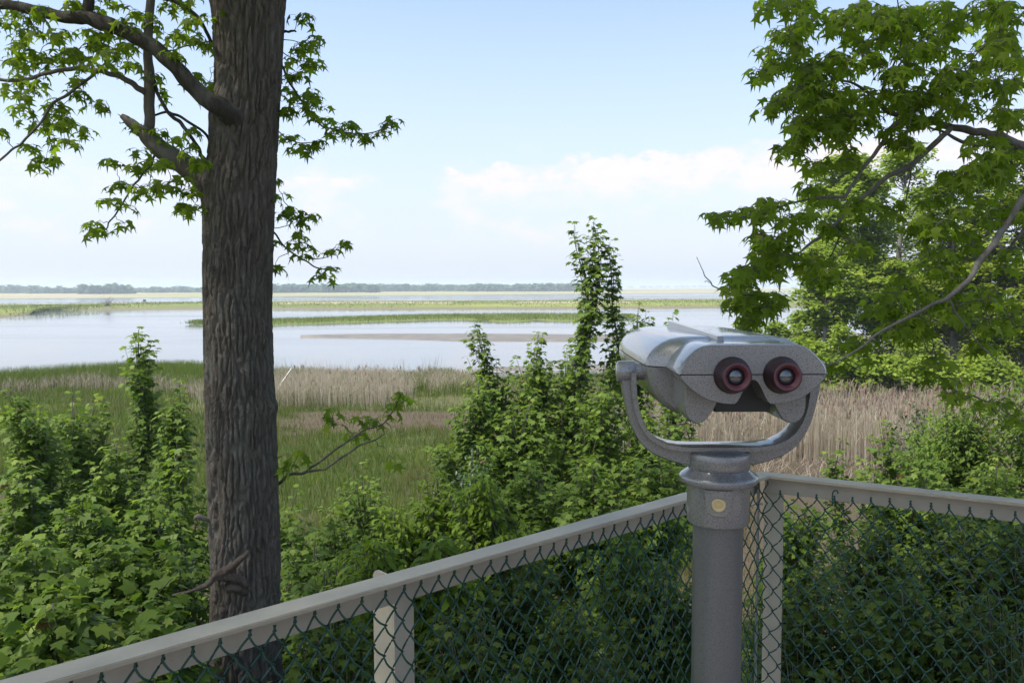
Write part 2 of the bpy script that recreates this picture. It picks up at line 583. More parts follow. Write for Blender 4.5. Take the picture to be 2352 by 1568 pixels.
c1, e1 = bank(-4.4, 60, .5, 8.2, .055, 6.4, 1.6, 3.6, 3.0)
c2, e2 = bank(-15.6, -10.4, .8, 7.6, .0, 6.6, .6, 2.2, 21.0)
c3, e3 = bank(-60, -17.5, 3, 8.0, .0, 6.0, 2.5, 4.0, 31.0)
wisp = mth('MULTIPLY', smooth(cn(.2, 8, 50), .48, .70), mth('MULTIPLY', smooth(el, 1.5, 4), smooth(mth('MULTIPLY', el, -1), -11, -6)))
cl = mth('MAXIMUM', mth('MAXIMUM', c1, mth('MULTIPLY', c2, .9)), mth('MAXIMUM', mth('MULTIPLY', c3, .45), mth('MULTIPLY', wisp, .5)))
mixn = nt.nodes.new('ShaderNodeMix'); mixn.data_type = 'RGBA'
# thin summer haze whitens the low sky, then the clouds go over it
hz = nt.nodes.new('ShaderNodeMix'); hz.data_type = 'RGBA'
hz_f = mth('MULTIPLY', smooth(mth('MULTIPLY', el, -1), -28, 2), SKY_HAZE)
nt.links.new(hz_f, hz.inputs[0]); nt.links.new(sky.outputs[0], hz.inputs[6]); hz.inputs[7].default_value = (*SKY_HAZE_COL, 1)
nt.links.new(cl, mixn.inputs[0]); nt.links.new(hz.outputs[2], mixn.inputs[6]); mixn.inputs[7].default_value = (*CLOUD_COL, 1)
nt.links.new(mixn.outputs[2], bg.inputs['Color'])
bg.inputs['Strength'].default_value = SKY_STRENGTH

sd = bpy.data.lights.new('sun', 'SUN'); sd.energy = SUN_STRENGTH; sd.angle = math.radians(SUN_ANGLE); sd.color = (1, .955, .88)
so = bpy.data.objects.new('sun', sd); COL.objects.link(so)
sdir = Vector((math.sin(SUN_AZ) * math.cos(SUN_EL), math.cos(SUN_AZ) * math.cos(SUN_EL), math.sin(SUN_EL)))
so.rotation_euler = sdir.to_track_quat('Z', 'Y').to_euler(); so.location = (0, 0, 40)
SC.view_settings.view_transform = 'Standard'; SC.view_settings.look = 'None'
SC.view_settings.exposure = EXPOSURE; SC.view_settings.gamma = 1
SC.cycles.max_bounces = 8; SC.cycles.transparent_max_bounces = 8; SC.cycles.volume_bounces = 1
SC.cycles.use_denoising = True
SC.cycles.caustics_reflective = False; SC.cycles.caustics_refractive = False

# ------------------------------------------------------------------ terrain
shore_px = [(-900, 965), (-400, 930), (-200, 905), (0, 890), (200, 873), (340, 862), (470, 862), (630, 880), (800, 885), (950, 882), (1000, 870), (1200, 866),
            (1330, 862), (1500, 850), (1700, 830), (1900, 800), (2352, 765), (2900, 740)]
shore = np.array([PZ(x, y, 0)[:2] for x, y in shore_px])
shore = shore[np.argsort(shore[:, 0])]


def shore_y(x):
    return np.interp(x, shore[:, 0], shore[:, 1])


def ground_z(x, y):
    x = np.asarray(x, float); y = np.asarray(y, float)
    z = .35 + 1.5 * (1 - sstep(5, 17, y)) + .16 * (fbm(x * .3, y * .3, 3) - .5)
    s = shore_y(x) - y
    return z * sstep(-.5, 5, s) - .35 * (1 - sstep(-1.5, 3, s))


def ground_tint(x, y):
    """where the marsh is bare mud (0), green (.5) and straw (1), from the photograph's patches"""
    n = fbm(x * .12 + 3, y * .2, 4); n2 = fbm(x * .5, y * .9 + 9, 3)
    t = .52 + .5 * (n2 - .5) * sstep(.3, .6, n)
    brown = sstep(33, 37, y) * (1 - sstep(41, 46, y)) * sstep(-13, -8, x) * (1 - sstep(0, 4, x))
    t = t + brown * .95 * (.27 - t) * np.clip(sstep(.38, .6, n + .12), 0, 1)
    straw = sstep(40, 43, y) * sstep(-19, -16, x)
    t = np.where(straw > 0, t + straw * (.82 - t) * .8, t)
    br2 = (1 - sstep(24, 29, y)) * sstep(.43, .58, n)
    t = t + br2 * .7 * (.3 - t)
    rt = sstep(4, 6, x) * (1 - sstep(30, 32, y))
    t = t + rt * (.12 - t) * .9
    return np.clip(t, 0, 1)


mb = MB()
xs = np.r_[np.linspace(-260, -60, 20, endpoint=False), np.linspace(-60, 60, 260), np.linspace(60.5, 260, 20)]
ss = np.linspace(0, 1, 240)
X = np.repeat(xs[None], len(ss), 0)
Y = -40 + (shore_y(X) + 2.5 + 40) * ss[:, None]
Z = ground_z(X, Y)
i = np.arange(len(ss) - 1)[:, None] * len(xs); j = np.arange(len(xs) - 1)[None]
fc = np.stack([i + j, i + j + 1, i + len(xs) + j + 1, i + len(xs) + j], -1).reshape(-1, 4)
mb.add(np.stack([X, Y, Z], -1), fc, ground_tint(X, Y).ravel())
structure(mb.build('ground', M['ground']))

mb = MB()
R = 26000
mb.add([(-R, -R, -.6), (R, -R, -.6), (R, R, -.6), (-R, R, -.6)], [(0, 1, 2, 3)], .1)
structure(mb.build('lake_bed', M['mud']))
mb = MB()
mb.add([(-R, 4, 0), (R, 4, 0), (R, R, 0), (-R, R, 0)], [(0, 1, 2, 3)])
structure(mb.build('water', M['water']))


def land(name, near, far, h, mat, tint, nx=160, ny=10, rough=.15, sc=.05, tintfn=None, zedge=-.15):
    """land strip between two waterlines traced on the water plane"""
    a = np.array([PZ(x, y, 0)[:2] for x, y in near]); b_ = np.array([PZ(x, y, 0)[:2] for x, y in far])
    a = resample(a, nx); b_ = resample(b_, nx)
    t = np.linspace(0, 1, ny)[:, None, None]
    q = a[None] * (1 - t) + b_[None] * t
    wob = (fbm(q[..., 0] * sc * 3, q[..., 1] * sc, 4) - .5)
    prof = np.clip(np.minimum(t[..., 0], 1 - t[..., 0]) * 5, 0, 1)
    prof = np.broadcast_to(prof, q.shape[:2])
    z = zedge + (h - zedge) * prof ** .7 + wob * rough * prof
    mb = MB()
    i = np.arange(ny - 1)[:, None] * nx; j = np.arange(nx - 1)[None]
    fc = np.stack([i + j, i + j + 1, i + nx + j + 1, i + nx + j], -1).reshape(-1, 4)
    tv = np.full(q.shape[:2], tint) if tintfn is None else tintfn(q[..., 0], q[..., 1], np.broadcast_to(t[..., 0], q.shape[:2]))
    mb.add(np.dstack([q, z]), fc, tv.ravel())
    o = structure(mb.build(name, mat))
    return q, z


# sand bar, marsh island, levee, far marsh
land('sandbar', [(690, 773.5), (800, 776), (950, 781), (1050, 785), (1330, 785), (1700, 786), (2352, 780)],
     [(690, 773), (780, 769.5), (900, 767.5), (1150, 766), (1330, 768), (1500, 768), (1700, 768), (2352, 762)], .22, M['mud'], .2, rough=.1)
isl_near = [(445, 744), (470, 747), (640, 746.5), (800, 741.5), (1000, 735), (1120, 735), (1140, 739), (1170, 741), (1210, 739), (1235, 735), (1260, 738), (1300, 739), (1345, 738), (1400, 734), (1455, 729)]
isl_far = [(445, 743.5), (480, 740), (640, 735), (800, 730), (1000, 724), (1100, 722), (1300, 722), (1400, 724), (1455, 728.5)]
isl_q, isl_z = land('marsh_island', isl_near, isl_far, .3, M['land'], .5, nx=200, ny=8)
lev_near = [(-900, 745), (-300, 742), (-60, 734), (0, 731.5), (40, 727.5), (66, 723), (40, 717), (90, 713.5), (150, 712), (210, 711.5), (330, 712), (470, 711), (640, 710), (1000, 710), (1300, 709), (1700, 706), (2352, 702), (3200, 700)]
lev_far = [(-900, 712), (-300, 706), (-60, 703), (0, 702), (30, 701.7), (50, 701.5), (70, 701.3), (100, 701), (150, 700.6), (210, 700), (330, 699), (470, 698), (640, 694.5), (1000, 693), (1300, 692), (1700, 690), (2352, 687), (3200, 683)]


def lev_tint(x, y, t):
    n = fbm(x * .02, y * .03, 4)
    v = .52 + .3 * (n - .45)
    v = np.where((t > .25) & (t < .5) & (fbm(x * .015 + 40, y * .01, 3) > .47), .95, v)
    v = np.where(t < .08, .2, v)
    return np.clip(v, 0, 1)


lev_q, lev_z = land('levee', lev_near, lev_far, 1.1, M['land'], .55, nx=400, ny=26, rough=.3, tintfn=lev_tint)
# pale path along the levee top
mb = MB()
k0, k1 = 17, 19
a = lev_q[k0]; b_ = lev_q[k0] * .55 + lev_q[k1] * .45
za = lev_z[k0] + .12; zb = lev_z[k0] * .55 + lev_z[k1] * .45 + .12
nx = len(a)
f = [(q, q + 1, nx + q + 1, nx + q) for q in range(nx - 1)]
mb.add(np.vstack([np.c_[a, za], np.c_[b_, zb]]), f)
structure(mb.build('sandy_path', M['sand']))


def far_tint(x, y, t):
    n = fbm(x * .006, y * .01, 4)
    return np.clip(np.where(t > .45, .9, .72) + .35 * (n - .5) - np.where(t < .03, .6, 0), 0, 1)


land('far_marsh', [(-1500, 708), (-300, 692), (0, 687.5), (470, 684.5), (640, 682.5), (1000, 679.5), (1300, 677), (1700, 674), (2352, 669), (3600, 662)],
     [(-1500, 684), (-300, 675), (0, 671.5), (470, 669.4), (640, 668.2), (1000, 666), (1300, 663.5), (1700, 660.6), (2352, 657.6), (3600, 652.2)], .8, M['land'], .8, nx=300, ny=30, rough=.4, sc=.01, tintfn=far_tint)
# dark mud bars in the far water on the right and the drained flats near shore
bars = [((1000, 687), (1700, 683.5), 1.2), ((1150, 683), (1800, 680), .9), ((1330, 688.5), (1800, 686), 1.5), ((1430, 679), (1800, 677.5), .9), ((650, 686.5), (900, 686), .5), ((1250, 676.5), (1700, 674.5), .6)]
for (x0, y0), (x1, y1), th in bars:
    k = np.linspace(0, 1, 14)
    px = x0 + (x1 - x0) * k; py = y0 + (y1 - y0) * k
    w = th * (.25 + np.sin(PI * k)) * (.6 + .8 * vnoise(k * 9 + x0, k * 0 + y0))
    land('mud_bar', [(a, b_ + c) for a, b_, c in zip(px, py, w)], [(a, b_ - c * .3) for a, b_, c in zip(px, py, w)], .12, M['mud'], .2, nx=60, ny=4, rough=.05)
# near mud flat with pools: a sheet that dips under the water in hollows
mb = MB()
nx, ny = 150, 70
gx = np.linspace(PZ(955, 870, 0)[0], PZ(1560, 870, 0)[0] + 6, nx)
U = np.linspace(0, 1, ny)[:, None]
yn = shore_y(gx) - 6; yf = shore_y(gx) + 3 + 9.5 * sstep(0, .25, (gx - gx[0]) / (gx[-1] - gx[0]))
Yg = yn + (yf - yn) * U; Xg = np.repeat(gx[None], ny, 0)
edge = np.minimum(np.minimum(U * 4, (1 - U) * 2), np.minimum((Xg - gx[0]) / 4, 1))
Zg = -.10 + .26 * np.clip(edge, 0, 1) + .55 * (fbm(Xg * .22, Yg * .5, 4) - .58)
i = np.arange(ny - 1)[:, None] * nx; j = np.arange(nx - 1)[None]
mb.add(np.stack([Xg, Yg, Zg], -1), np.stack([i + j, i + j + 1, i + nx + j + 1, i + nx + j], -1).reshape(-1, 4), .1)
structure(mb.build('mudflat', M['mud']))

# ------------------------------------------------------------------ platform railing
ZR = HC - .62
A0, A1 = PZ(0, 1561, ZR), PZ(1583, 1127, ZR)
B0, B1 = PZ(1729, 1079.6, ZR), PZ(2352, 1146, ZR)


def isect(p, d, q, e):
    t = ((q[0] - p[0]) * e[1] - (q[1] - p[1]) * e[0]) / (d[0] * e[1] - d[1] * e[0])
    return p + d * t


dl = unit((A0 - A1)[:2]); dr = unit((B1 - B0)[:2])
C = isect(A1[:2], dl, B0[:2], dr)
nl = np.array([-dl[1], dl[0]]); nl = nl if nl @ (-C) > 0 else -nl       # inward normals
nr = np.array([-dr[1], dr[0]]); nr = nr if nr @ (-C) > 0 else -nr
print('rail corner', C, 'angle', math.degrees(math.acos(dl @ dr)), 'dl', dl, 'dr', dr)
LL, LR = 3.6, 3.2
WR = .056
Ci = isect(C + nl * WR, dl, C + nr * WR, dr)
ZD = HC - 1.74
fence = thing('chain_link_railing', 'tan steel guard railing with dark green chain link mesh around the viewing platform', 'railing', (C[0], C[1], ZD))


def rail(d, n, L, sgn):
    mb = MB()
    e = C + d * L
    poly = [C, e, e + n * WR, Ci] if sgn > 0 else [C, Ci, e + n * WR, e]
    prism(mb, poly, ZR - .006, ZR)
    # worn rounded lip along the inner edge, a thin strip proud of the plate
    s0 = Ci + n * .0; s1 = e + n * WR
    prism(mb, [s0, s1, s1 + n * .003, s0 + n * .003][::sgn], ZR - .0085, ZR - .0015, mat=1)
    # outer flange hanging down under the plate
    o = -n * .0
    c1_ = C + d * .02
    prism(mb, [c1_ + n * .001, e + n * .001, e + n * .007, c1_ + n * .007][::sgn], ZR - .068, ZR - .0065)
    return mb.build('handrail', [M['rail'], M['rail_edge']], fence, smooth=False)


rail(dl, nl, LL, 1 if np.cross(dl, nl) > 0 else -1)
rail(dr, nr, LR, 1 if np.cross(dr, nr) > 0 else -1)


def angle_post(c, d, n, wd, wo, top_extra, zb=ZD - .35):
    """angle iron: one leg along the rail (d), one leg pointing outward (-n)"""
    mb = MB()
    p = c - n * .001
    sg = 1 if np.cross(d, -n) > 0 else -1
    t = .006
    poly = [p, p + d * wd, p + d * wd - n * t, p - n * t][::sg]
    prism(mb, poly, zb, ZR - .010)
    # outward leg with a rounded top corner, standing a little above the rail
    q0, q1 = p - n * .0065, p - n * wo
    prof = [(0, zb), (0, ZR + top_extra)] + [(wo - .0065 - .02 + .02 * math.sin(a), ZR + top_extra - .02 + .02 * math.cos(a)) for a in np.linspace(0, PI / 2, 6)] + [(wo - .0065, zb)]
    v = []
    for off in (0, t):
        for r_, z_ in prof:
            xy = q0 - n * r_ + d * off
            v.append((xy[0], xy[1], z_))
    k = len(prof)
    f = [tuple(range(k)), tuple(range(2 * k - 1, k - 1, -1))] + [(a, k + a, k + (a + 1) % k, (a + 1) % k) for a in range(k)]
    mb.add(v, f)
    return mb.build('post', M['rail'], fence, smooth=False)


def on_rail(px, py0, py1):
    """foot of the vertical line at column px on the outer line of the left rail"""
    r = ray(px, 1340)[:2]
    return isect(CAMPOS[:2], r, C, dl)


pl = on_rail(905, 0, 0)
angle_post(pl, -dl, nl, .052, .085, -.014)
angle_post(C + dr * .012, dr, nr, .062, .06, -.012)
angle_post(pl + dl * 1.9, -dl, nl, .052, .085, .012)
angle_post(C + dr * 2.2, dr, nr, .062, .06, -.012)


def chain_link(name, O, a, n, L, ztop, zbot, w=.0495, h=.069, wire=.0023, seed=1, ragged=.0, first=True):
    """woven wire: each strand zigzags down between two columns of nodes"""
    mb = MB()
    K = int(L / (w / 2)); J = int((ztop - zbot) / (h / 2))
    kk = np.arange(K + 2)[:, None]; jj = np.arange(J + 1)[None]
    nxj = (vnoise(kk * .35 + seed, jj * .3) - .5) * .010 + (vnoise(kk * 1.7 + seed * 3, jj * 1.3) - .5) * .004
    nzj = (vnoise(kk * .3 + 40 + seed, jj * .33) - .5) * .012
    nyj = (vnoise(kk * .2 + 80 + seed, jj * .2) - .5) * .02
    S = 5
    chains = []
    for k in range(K):
        pts = []
        for j in range(J + 1):
            left = (j % 2 == 0) == (k % 2 == 0)
            c = k if left else k + 1
            ov = -.0022 if left else .0022
            pts.append((c * w / 2 + ov + nxj[c, j], nyj[c, j], ztop - j * h / 2 + nzj[c, j]))
        pts = np.array(pts)
        q = []
        for j in range(J):
            p0, p1 = pts[j], pts[j + 1]
            rising = p1[0] < p0[0]            # going down leftwards = a "/" strand, lies in front
            for s in range(S):
                t = s / S
                b_ = math.sin(PI * t)
                off = (.0042 if rising else -.0042) * (b_ ** .6 if b_ > 0 else 0)
                sag = (.0045 if rising else -.002) * b_
                q.append((p0[0] * (1 - t) + p1[0] * t + sag, p0[1] * (1 - t) + p1[1] * t + off, p0[2] * (1 - t) + p1[2] * t - sag * .5))
        q.append(pts[-1])
        q = np.array(q)
        # twisted knuckle above the top node
        if k % 1 == 0:
            left0 = (k % 2 == 0)
            top = q[0] + np.array([(.004 if left0 else -.004), .001, .012])
            q = np.vstack([top, q])
        chains.append(q)
    ch = np.array(chains)
    W = np.zeros_like(ch)
    W[..., 0] = O[0] + a[0] * ch[..., 0] + n[0] * ch[..., 1]
    W[..., 1] = O[1] + a[1] * ch[..., 0] + n[1] * ch[..., 1]
    sag = .0 if not ragged else ragged * (vnoise(ch[..., 0] * 2.3, 3 + 0 * ch[..., 0]) - .5) * sstep(zbot, ztop, ch[..., 2])
    W[..., 2] = ch[..., 2] + sag
    many_tubes(mb, W, wire, 5)
    return mb.build(name, M['wire'], fence)


chain_link('wire_mesh', Ci + nl * -.014, dl, nl, LL - .15, ZR - .026, ZD - .02, seed=2)
chain_link('wire_mesh', C + nr * .036 + dr * .02, dr, nr, LR - .15, ZR - .047, ZD - .02, w=.0545, h=.0735, seed=9, ragged=.02)
# loose hooked wire end on the right panel
hk = C + nr * .05 + dr * .235
mb = MB()
hp = [(0, -.03), (0, 0), (.002, .014), (.008, .02), (.014, .018), (.017, .011)]
tube(mb, catmull([(hk[0] + dr[0] * q, hk[1] + dr[1] * q, ZR - .045 + z) for q, z in hp], 4), [.0022], 6)
mb.build('wire_hook', M['wire'], fence)
# galvanised tension bar with its clip, left end of the right panel
mb = MB()
b0 = C + nr * .052 + dr * .004
tb = lambda o, s: b0 + dr * o + nr * s
prism(mb, [tb(-.003, -.008), tb(.003, -.008), tb(.003, .008), tb(-.003, .008)], ZD, ZR - .03)
mb.build('tension_bar', M['galv'], fence, smooth=False)
mb = MB()
tube(mb, catmull([(*tb(-.022, .012), ZR - .105), (*tb(-.01, .016), ZR - .097), (*tb(.006, .016), ZR - .093), (*tb(.016, .008), ZR - .096)], 4), [.0032], 8)
mb.build('bar_clip', M['galv'], fence)

# platform deck
mb = MB()
back = np.array([0, -1.0])
eL, eR = C + dl * (LL + .2), C + dr * (LR + .2)
poly = [C - nl * .02 - nr * .02, eR - nr * .02, eR + np.array([.6, -3.2]), np.array([0, -5.5]), eL + np.array([-.8, -3.2]), eL - nl * .02]
area = sum(poly[q][0] * poly[(q + 1) % 6][1] - poly[(q + 1) % 6][0] * poly[q][1] for q in range(6))
prism(mb, poly if area > 0 else poly[::-1], ZD - .15, ZD - .03)
dk = structure(mb.build('deck', M['deck'], smooth=False))
for q in (poly[0] * .93, poly[5] * .93, poly[1] * .93, poly[3] * .9):
    mb = MB(); gz = float(ground_z(q[0], q[1])) - .2
    prism(mb, [q + np.array(s) * .09 for s in ((-1, -1), (1, -1), (1, 1), (-1, 1))], gz, ZD - .152)
    mb.build('support_post', M['deck'], dk, smooth=False)

# ------------------------------------------------------------------ tower viewer
VX, VY = .337, 1.335
VZ = ZD - .03
viewer = thing('tower_viewer', 'grey hammered metal binocular tower viewer on a round post', 'tower viewer', (VX, VY, VZ))


def zc(py, d):
    """height of picture row py at the viewer's column and forward distance d"""
    return P(1655, py, d)[2]


def crop(cx, cy):
    return 1378.1 + cx / 3.033, 689.0 + cy / 3.033


ZS = P(1732, 860, 1.15)[2]         # seam height at the eyepiece face
A_up = [(.1043, .0), (.1030, .0070), (.0985, .0155), (.0914, .0236), (.0850, .0300), (.0775, .0356), (.0690, .0395), (.0600, .0412), (.03, .0414), (0, .0414)]
A_lo = [(.1043, 0), (.1014, -.0065), (.0914, -.0164), (.0830, -.0240), (.0735, -.0304), (.0620, -.0355), (.0495, -.0388), (.0380, -.0408), (.0265, -.0414), (.0225, -.0385), (.0175, -.0300), (.0130, -.0200), (.0080, -.0110), (.004, -.0075), (0, -.0064)]
A_lo_b = [(.1043, 0), (.1014, -.0065), (.0914, -.0164), (.0830, -.0240), (.0735, -.0304), (.0620, -.0355), (.0495, -.0388), (.0380, -.0408), (.0265, -.0410), (.02, -.041), (.01, -.041), (0, -.041)]
B_up = [(.1285, 0), (.1265, .010), (.1215, .0195), (.1135, .0285), (.1030, .0360), (.0900, .0415), (.0750, .0445), (.06, .0455), (.03, .0462), (0, .0464)]
B_lo = [(.1285, 0), (.1275, -.012), (.1235, -.028), (.1160, -.044), (.1050, -.058), (.0920, -.068), (.0800, -.0735), (.0675, -.0750), (.055, -.071), (.046, -.064), (.03, -.0605), (0, -.06)]
L_lo = [(.0880, -.002), (.0880, -.030), (.0878, -.050), (.0862, -.060), (.0810, -.0690), (.0745, -.0738), (.0675, -.0748), (.0610, -.0730), (.0545, -.0680), (.0480, -.0590), (.0430, -.0500), (.0400, -.042), (.038, -.02), (.036, -.002)]


def full(half, n=41):
    h = resample(half, n)
    m_ = h[::-1][1:] * np.array([-1, 1])
    return np.vstack([h, m_])


def loft(mb, secs, up=True, cap=True, mat=0):
    """secs: list of (y, profile (n,2)); closes each profile back along its own chord"""
    n = len(secs[0][1])
    v = np.concatenate([np.c_[VX + s[:, 0], np.full(n, y), ZS + s[:, 1]] for y, s in secs])
    m_ = len(secs)
    i = np.arange(m_ - 1)[:, None] * n; j = np.arange(n)[None]; k = (j + 1) % n
    f = np.stack([i + j, i + k, i + n + k, i + n + j], -1).reshape(-1, 4)
    if not up: f = f[:, ::-1]
    base = mb.n
    mb.add(v, f, .5, mat)
    if cap:
        a = tuple(range(n)); b_ = tuple(range((m_ - 1) * n, m_ * n))
        if up: a = a[::-1]
        else: b_ = b_[::-1]
        mb.f.append((np.array([a[::-1] if False else a]) + base, mat)); mb.f.append((np.array([b_[::-1] if False else b_]) + base, mat))


def sc(p, s, dz=0, keep=.0):
    q = p * s
    return q + np.array([0, dz])


g = .0008
GU = np.array([0, g]); GL = np.array([0, -g])
YF = 1.15
uA, uB = full(A_up), full(B_up)
secs = [(YF, sc(uA, .972) + GU), (YF + .0025, sc(uA, .993) + GU), (YF + .006, uA + GU), (YF + .05, uA + GU), (YF + .09, sc(uA, 1.0) + GU), (YF + .100, sc(uA, .985) + GU),
        (YF + .108, sc(uA, .965) + GU), (YF + .116, uA * .5 + uB * np.array([.47, .46]) + GU), (YF + .123, uB * np.array([.93, .95]) + GU), (YF + .128, uB * np.array([.97, .975]) + GU), (YF + .134, uB * .993 + GU), (YF + .142, uB + GU), (YF + .25, uB + GU),
        (YF + .40, sc(uB, .985) + GU), (YF + .50, sc(uB, .955) + GU), (YF + .525, sc(uB, .92) + GU), (YF + .535, sc(uB, .86) + GU)]
mb = MB(); loft(mb, secs)
hu = mb.build('upper_shell', M['hammer'], viewer, sharp=38)
lA = full(A_lo); lAb = full(A_lo_b); lB = full(B_lo)
mb = MB()
loft(mb, [(YF, sc(lA, .972) + GL), (YF + .0025, sc(lA, .993) + GL), (YF + .006, lA + GL), (YF + .022, lA + GL), (YF + .034, lA + GL)], up=False)
loft(mb, [(YF + .0345, sc(full(A_lo), .97) + GL), (YF + .09, sc(full(A_lo), .97) + GL), (YF + .108, sc(full(A_lo), .93) + GL), (YF + .125, sc(full(A_lo), .93) + GL)], up=False)
# main body behind the shoulder
loft(mb, [(YF + .118, sc(lB, .93) + GL), (YF + .124, sc(lB, .965) + GL), (YF + .130, sc(lB, .99) + GL), (YF + .142, lB + GL), (YF + .25, lB + GL), (YF + .40, sc(lB, .985) + GL), (YF + .50, sc(lB, .955) + GL),
          (YF + .525, sc(lB, .92) + GL), (YF + .535, sc(lB, .86) + GL)], up=False)
# the two prism barrels under the eyepieces
lob = resample(L_lo, 40)
for s in (1, -1):
    cx_ = np.array([.064, -.03])
    secs = []
    for y, k in ((YF + .036, .955), (YF + .039, .985), (YF + .043, 1.0), (YF + .09, 1.0), (YF + .135, 1.0)):
        q = (lob - cx_) * k + cx_
        secs.append((y, q * np.array([s, 1]) + GL))
    loft(mb, secs, up=(s < 0))
hl = mb.build('lower_shell', M['hammer'], viewer, sharp=38)
# bridge between the barrels, its recess shade painted near-black; gasket in the seam
mb = MB()
loft(mb, [(YF + .050, np.array([(.040, -.003), (-.040, -.003), (-.040, -.060), (.040, -.060)])), (YF + .119, np.array([(.042, -.003), (-.042, -.003), (-.042, -.061), (.042, -.061)]))], up=True)
mb.build('nose_recess', M['recess'], viewer, smooth=False)
mb = MB()
loft(mb, [(YF + .004, np.array([(.1020, -.002), (.1020, .002), (-.1020, .002), (-.1020, -.002)])), (YF + .105, np.array([(.100, -.002), (.100, .002), (-.100, .002), (-.100, -.002)]))], up=True)
loft(mb, [(YF + .131, np.array([(.1262, -.002), (.1262, .002), (-.1262, .002), (-.1262, -.002)])), (YF + .49, np.array([(.120, -.002), (.120, .002), (-.120, .002), (-.120, -.002)]))], up=True)
mb.build('seam_gasket', M['recess'], viewer, smooth=False)
# sight rail on the top
mb = MB()
r0, r1 = np.array([VX - .045 + .019, YF + .075]), np.array([VX - .045 + .0125, YF + .43])
zt = ZS + .0405
v = []
for (x, y), h0, w0 in ((r0, .001, .004), (r0 + np.array([0, .006]), .0085, .0045), (r1, .0135, .0055)):
    z0 = zt + (.004 if y > YF + .12 else 0)
    v += [(x - w0 * 1.6, y, z0 - .004), (x + w0 * 1.6, y, z0 - .004), (x + w0, y, z0 + h0), (x - w0, y, z0 + h0)]
f = [(0, 1, 2, 3), (11, 10, 9, 8)]
for a in (0, 4):
    f += [(a + q, a + 4 + q, a + 4 + (q + 1) % 4, a + (q + 1) % 4) for q in range(4)]
mb.add(v, f)
mb.build('sight_rail', M['hammer'], viewer, smooth=False)
# eyepieces
for px in (crop(920, 525)[0], crop(1265, 520)[0]):
    ex = P(px, 861, YF)[0]
    ez = ZS - .0008
    mb = MB()
    lathe(mb, [(.0262, .002), (.0262, -.001), (.0256, -.0035), (.0248, -.0045), (.0232, -.014), (.0212, -.0225), (.0192, -.0262)], (ex, YF, ez), 56, axis='y')
    ep = mb.build('eyepiece', M['eyecup'], viewer, sharp=50)
    mb = MB()
    lathe(mb, [(.0192, -.0262), (.0180, -.0268), (.0160, -.0262), (.0146, -.0248), (.0142, -.0236), (.0128, -.0228), (.0122, -.0205), (.0120, -.016)], (ex, YF, ez), 56, axis='y')
    mb.build('eyecup_rim', M['eye_rim'], ep)
    mb = MB()
    lathe(mb, [(.0121, -.0165), (.0108, -.0186), (.0085, -.0204), (.005, -.0220), (.0001, -.0226)], (ex, YF, ez), 40, axis='y')
    mb.build('lens', M['lens'], ep)

# yoke
DY = VY
def yk(cx, cy):
    px, py = crop(cx, cy)
    p = P(px, py, DY - .012)
    return (p[0] - VX, p[2])


outer = [yk(*q) for q in ((148, 500), (150, 560), (160, 640), (180, 740), (212, 860), (250, 945), (300, 1015), (360, 1065), (430, 1100), (520, 1132), (600, 1150), (660, 1158), (740, 1165))]
inner = [yk(*q) for q in ((246, 500), (248, 575), (252, 650), (266, 750), (295, 840), (340, 915), (400, 962), (470, 993), (560, 1008), (640, 1011), (740, 1012))]
o2 = np.vstack([resample(outer, 40), [(0, outer[-1][1])]]); i2 = np.vstack([resample(inner, 40), [(0, inner[-1][1])]])
o2 = np.vstack([o2, (o2[::-1] * np.array([-1, 1]))[1:]]); i2 = np.vstack([i2, (i2[::-1] * np.array([-1, 1]))[1:]])
nrm = unit(o2 - i2)


def uplate(mb, a, b_, y0, y1, bev=.0012):
    """plate between curves a (inner) and b_ (outer), from depth y0 to y1, with small chamfers"""
    n = len(a)
    m1, m2 = a + (b_ - a) * .08, b_ - (b_ - a) * .08
    loops = [(m1, y0), (a, y0 + bev), (a, y1 - bev), (m1, y1), (m2, y1), (b_, y1 - bev), (b_, y0 + bev), (m2, y0)]
    v = np.concatenate([np.c_[VX + q[:, 0], np.full(n, y), q[:, 1]] for q, y in loops])
    f = []
    for k in range(8):
        k2 = (k + 1) % 8
        f += [(k * n + j, k * n + j + 1, k2 * n + j + 1, k2 * n + j) for j in range(n - 1)]
    f += [tuple(k * n for k in range(8)), tuple(k * n + n - 1 for k in range(7, -1, -1))]
    mb.add(v, f)


mb = MB()
uplate(mb, i2 + nrm * .006, o2, DY - .012, DY + .012, .003)
uplate(mb, i2, i2 + nrm * .0085, DY - .027, DY + .027, .0025)
yoke = mb.build('yoke', M['hammer'], viewer, sharp=40)
bx, bz = yk(198, 503)
for s in (1, -1):
    mb = MB()
    bx2 = s * abs(bx)
    lathe(mb, [(.0001, -.0175), (.014, -.0175), (.0165, -.0165), (.0178, -.0130), (.0180, -.004), (.0180, .0085), (.0172, .0105), (.0150, .0110), (.0150, .013), (.0138, .0135), (.0138, .045)] if s < 0 else
          [(.0138, -.045), (.0138, -.0135), (.0150, -.013), (.0150, -.0110), (.0172, -.0105), (.0180, -.0085), (.0180, .004), (.0178, .0130), (.0165, .0165), (.014, .0175), (.0001, .0175)],
          (VX + bx2, DY, bz), 32, axis='x')
    mb.build('pivot_boss', M['hammer'], viewer, sharp=40)

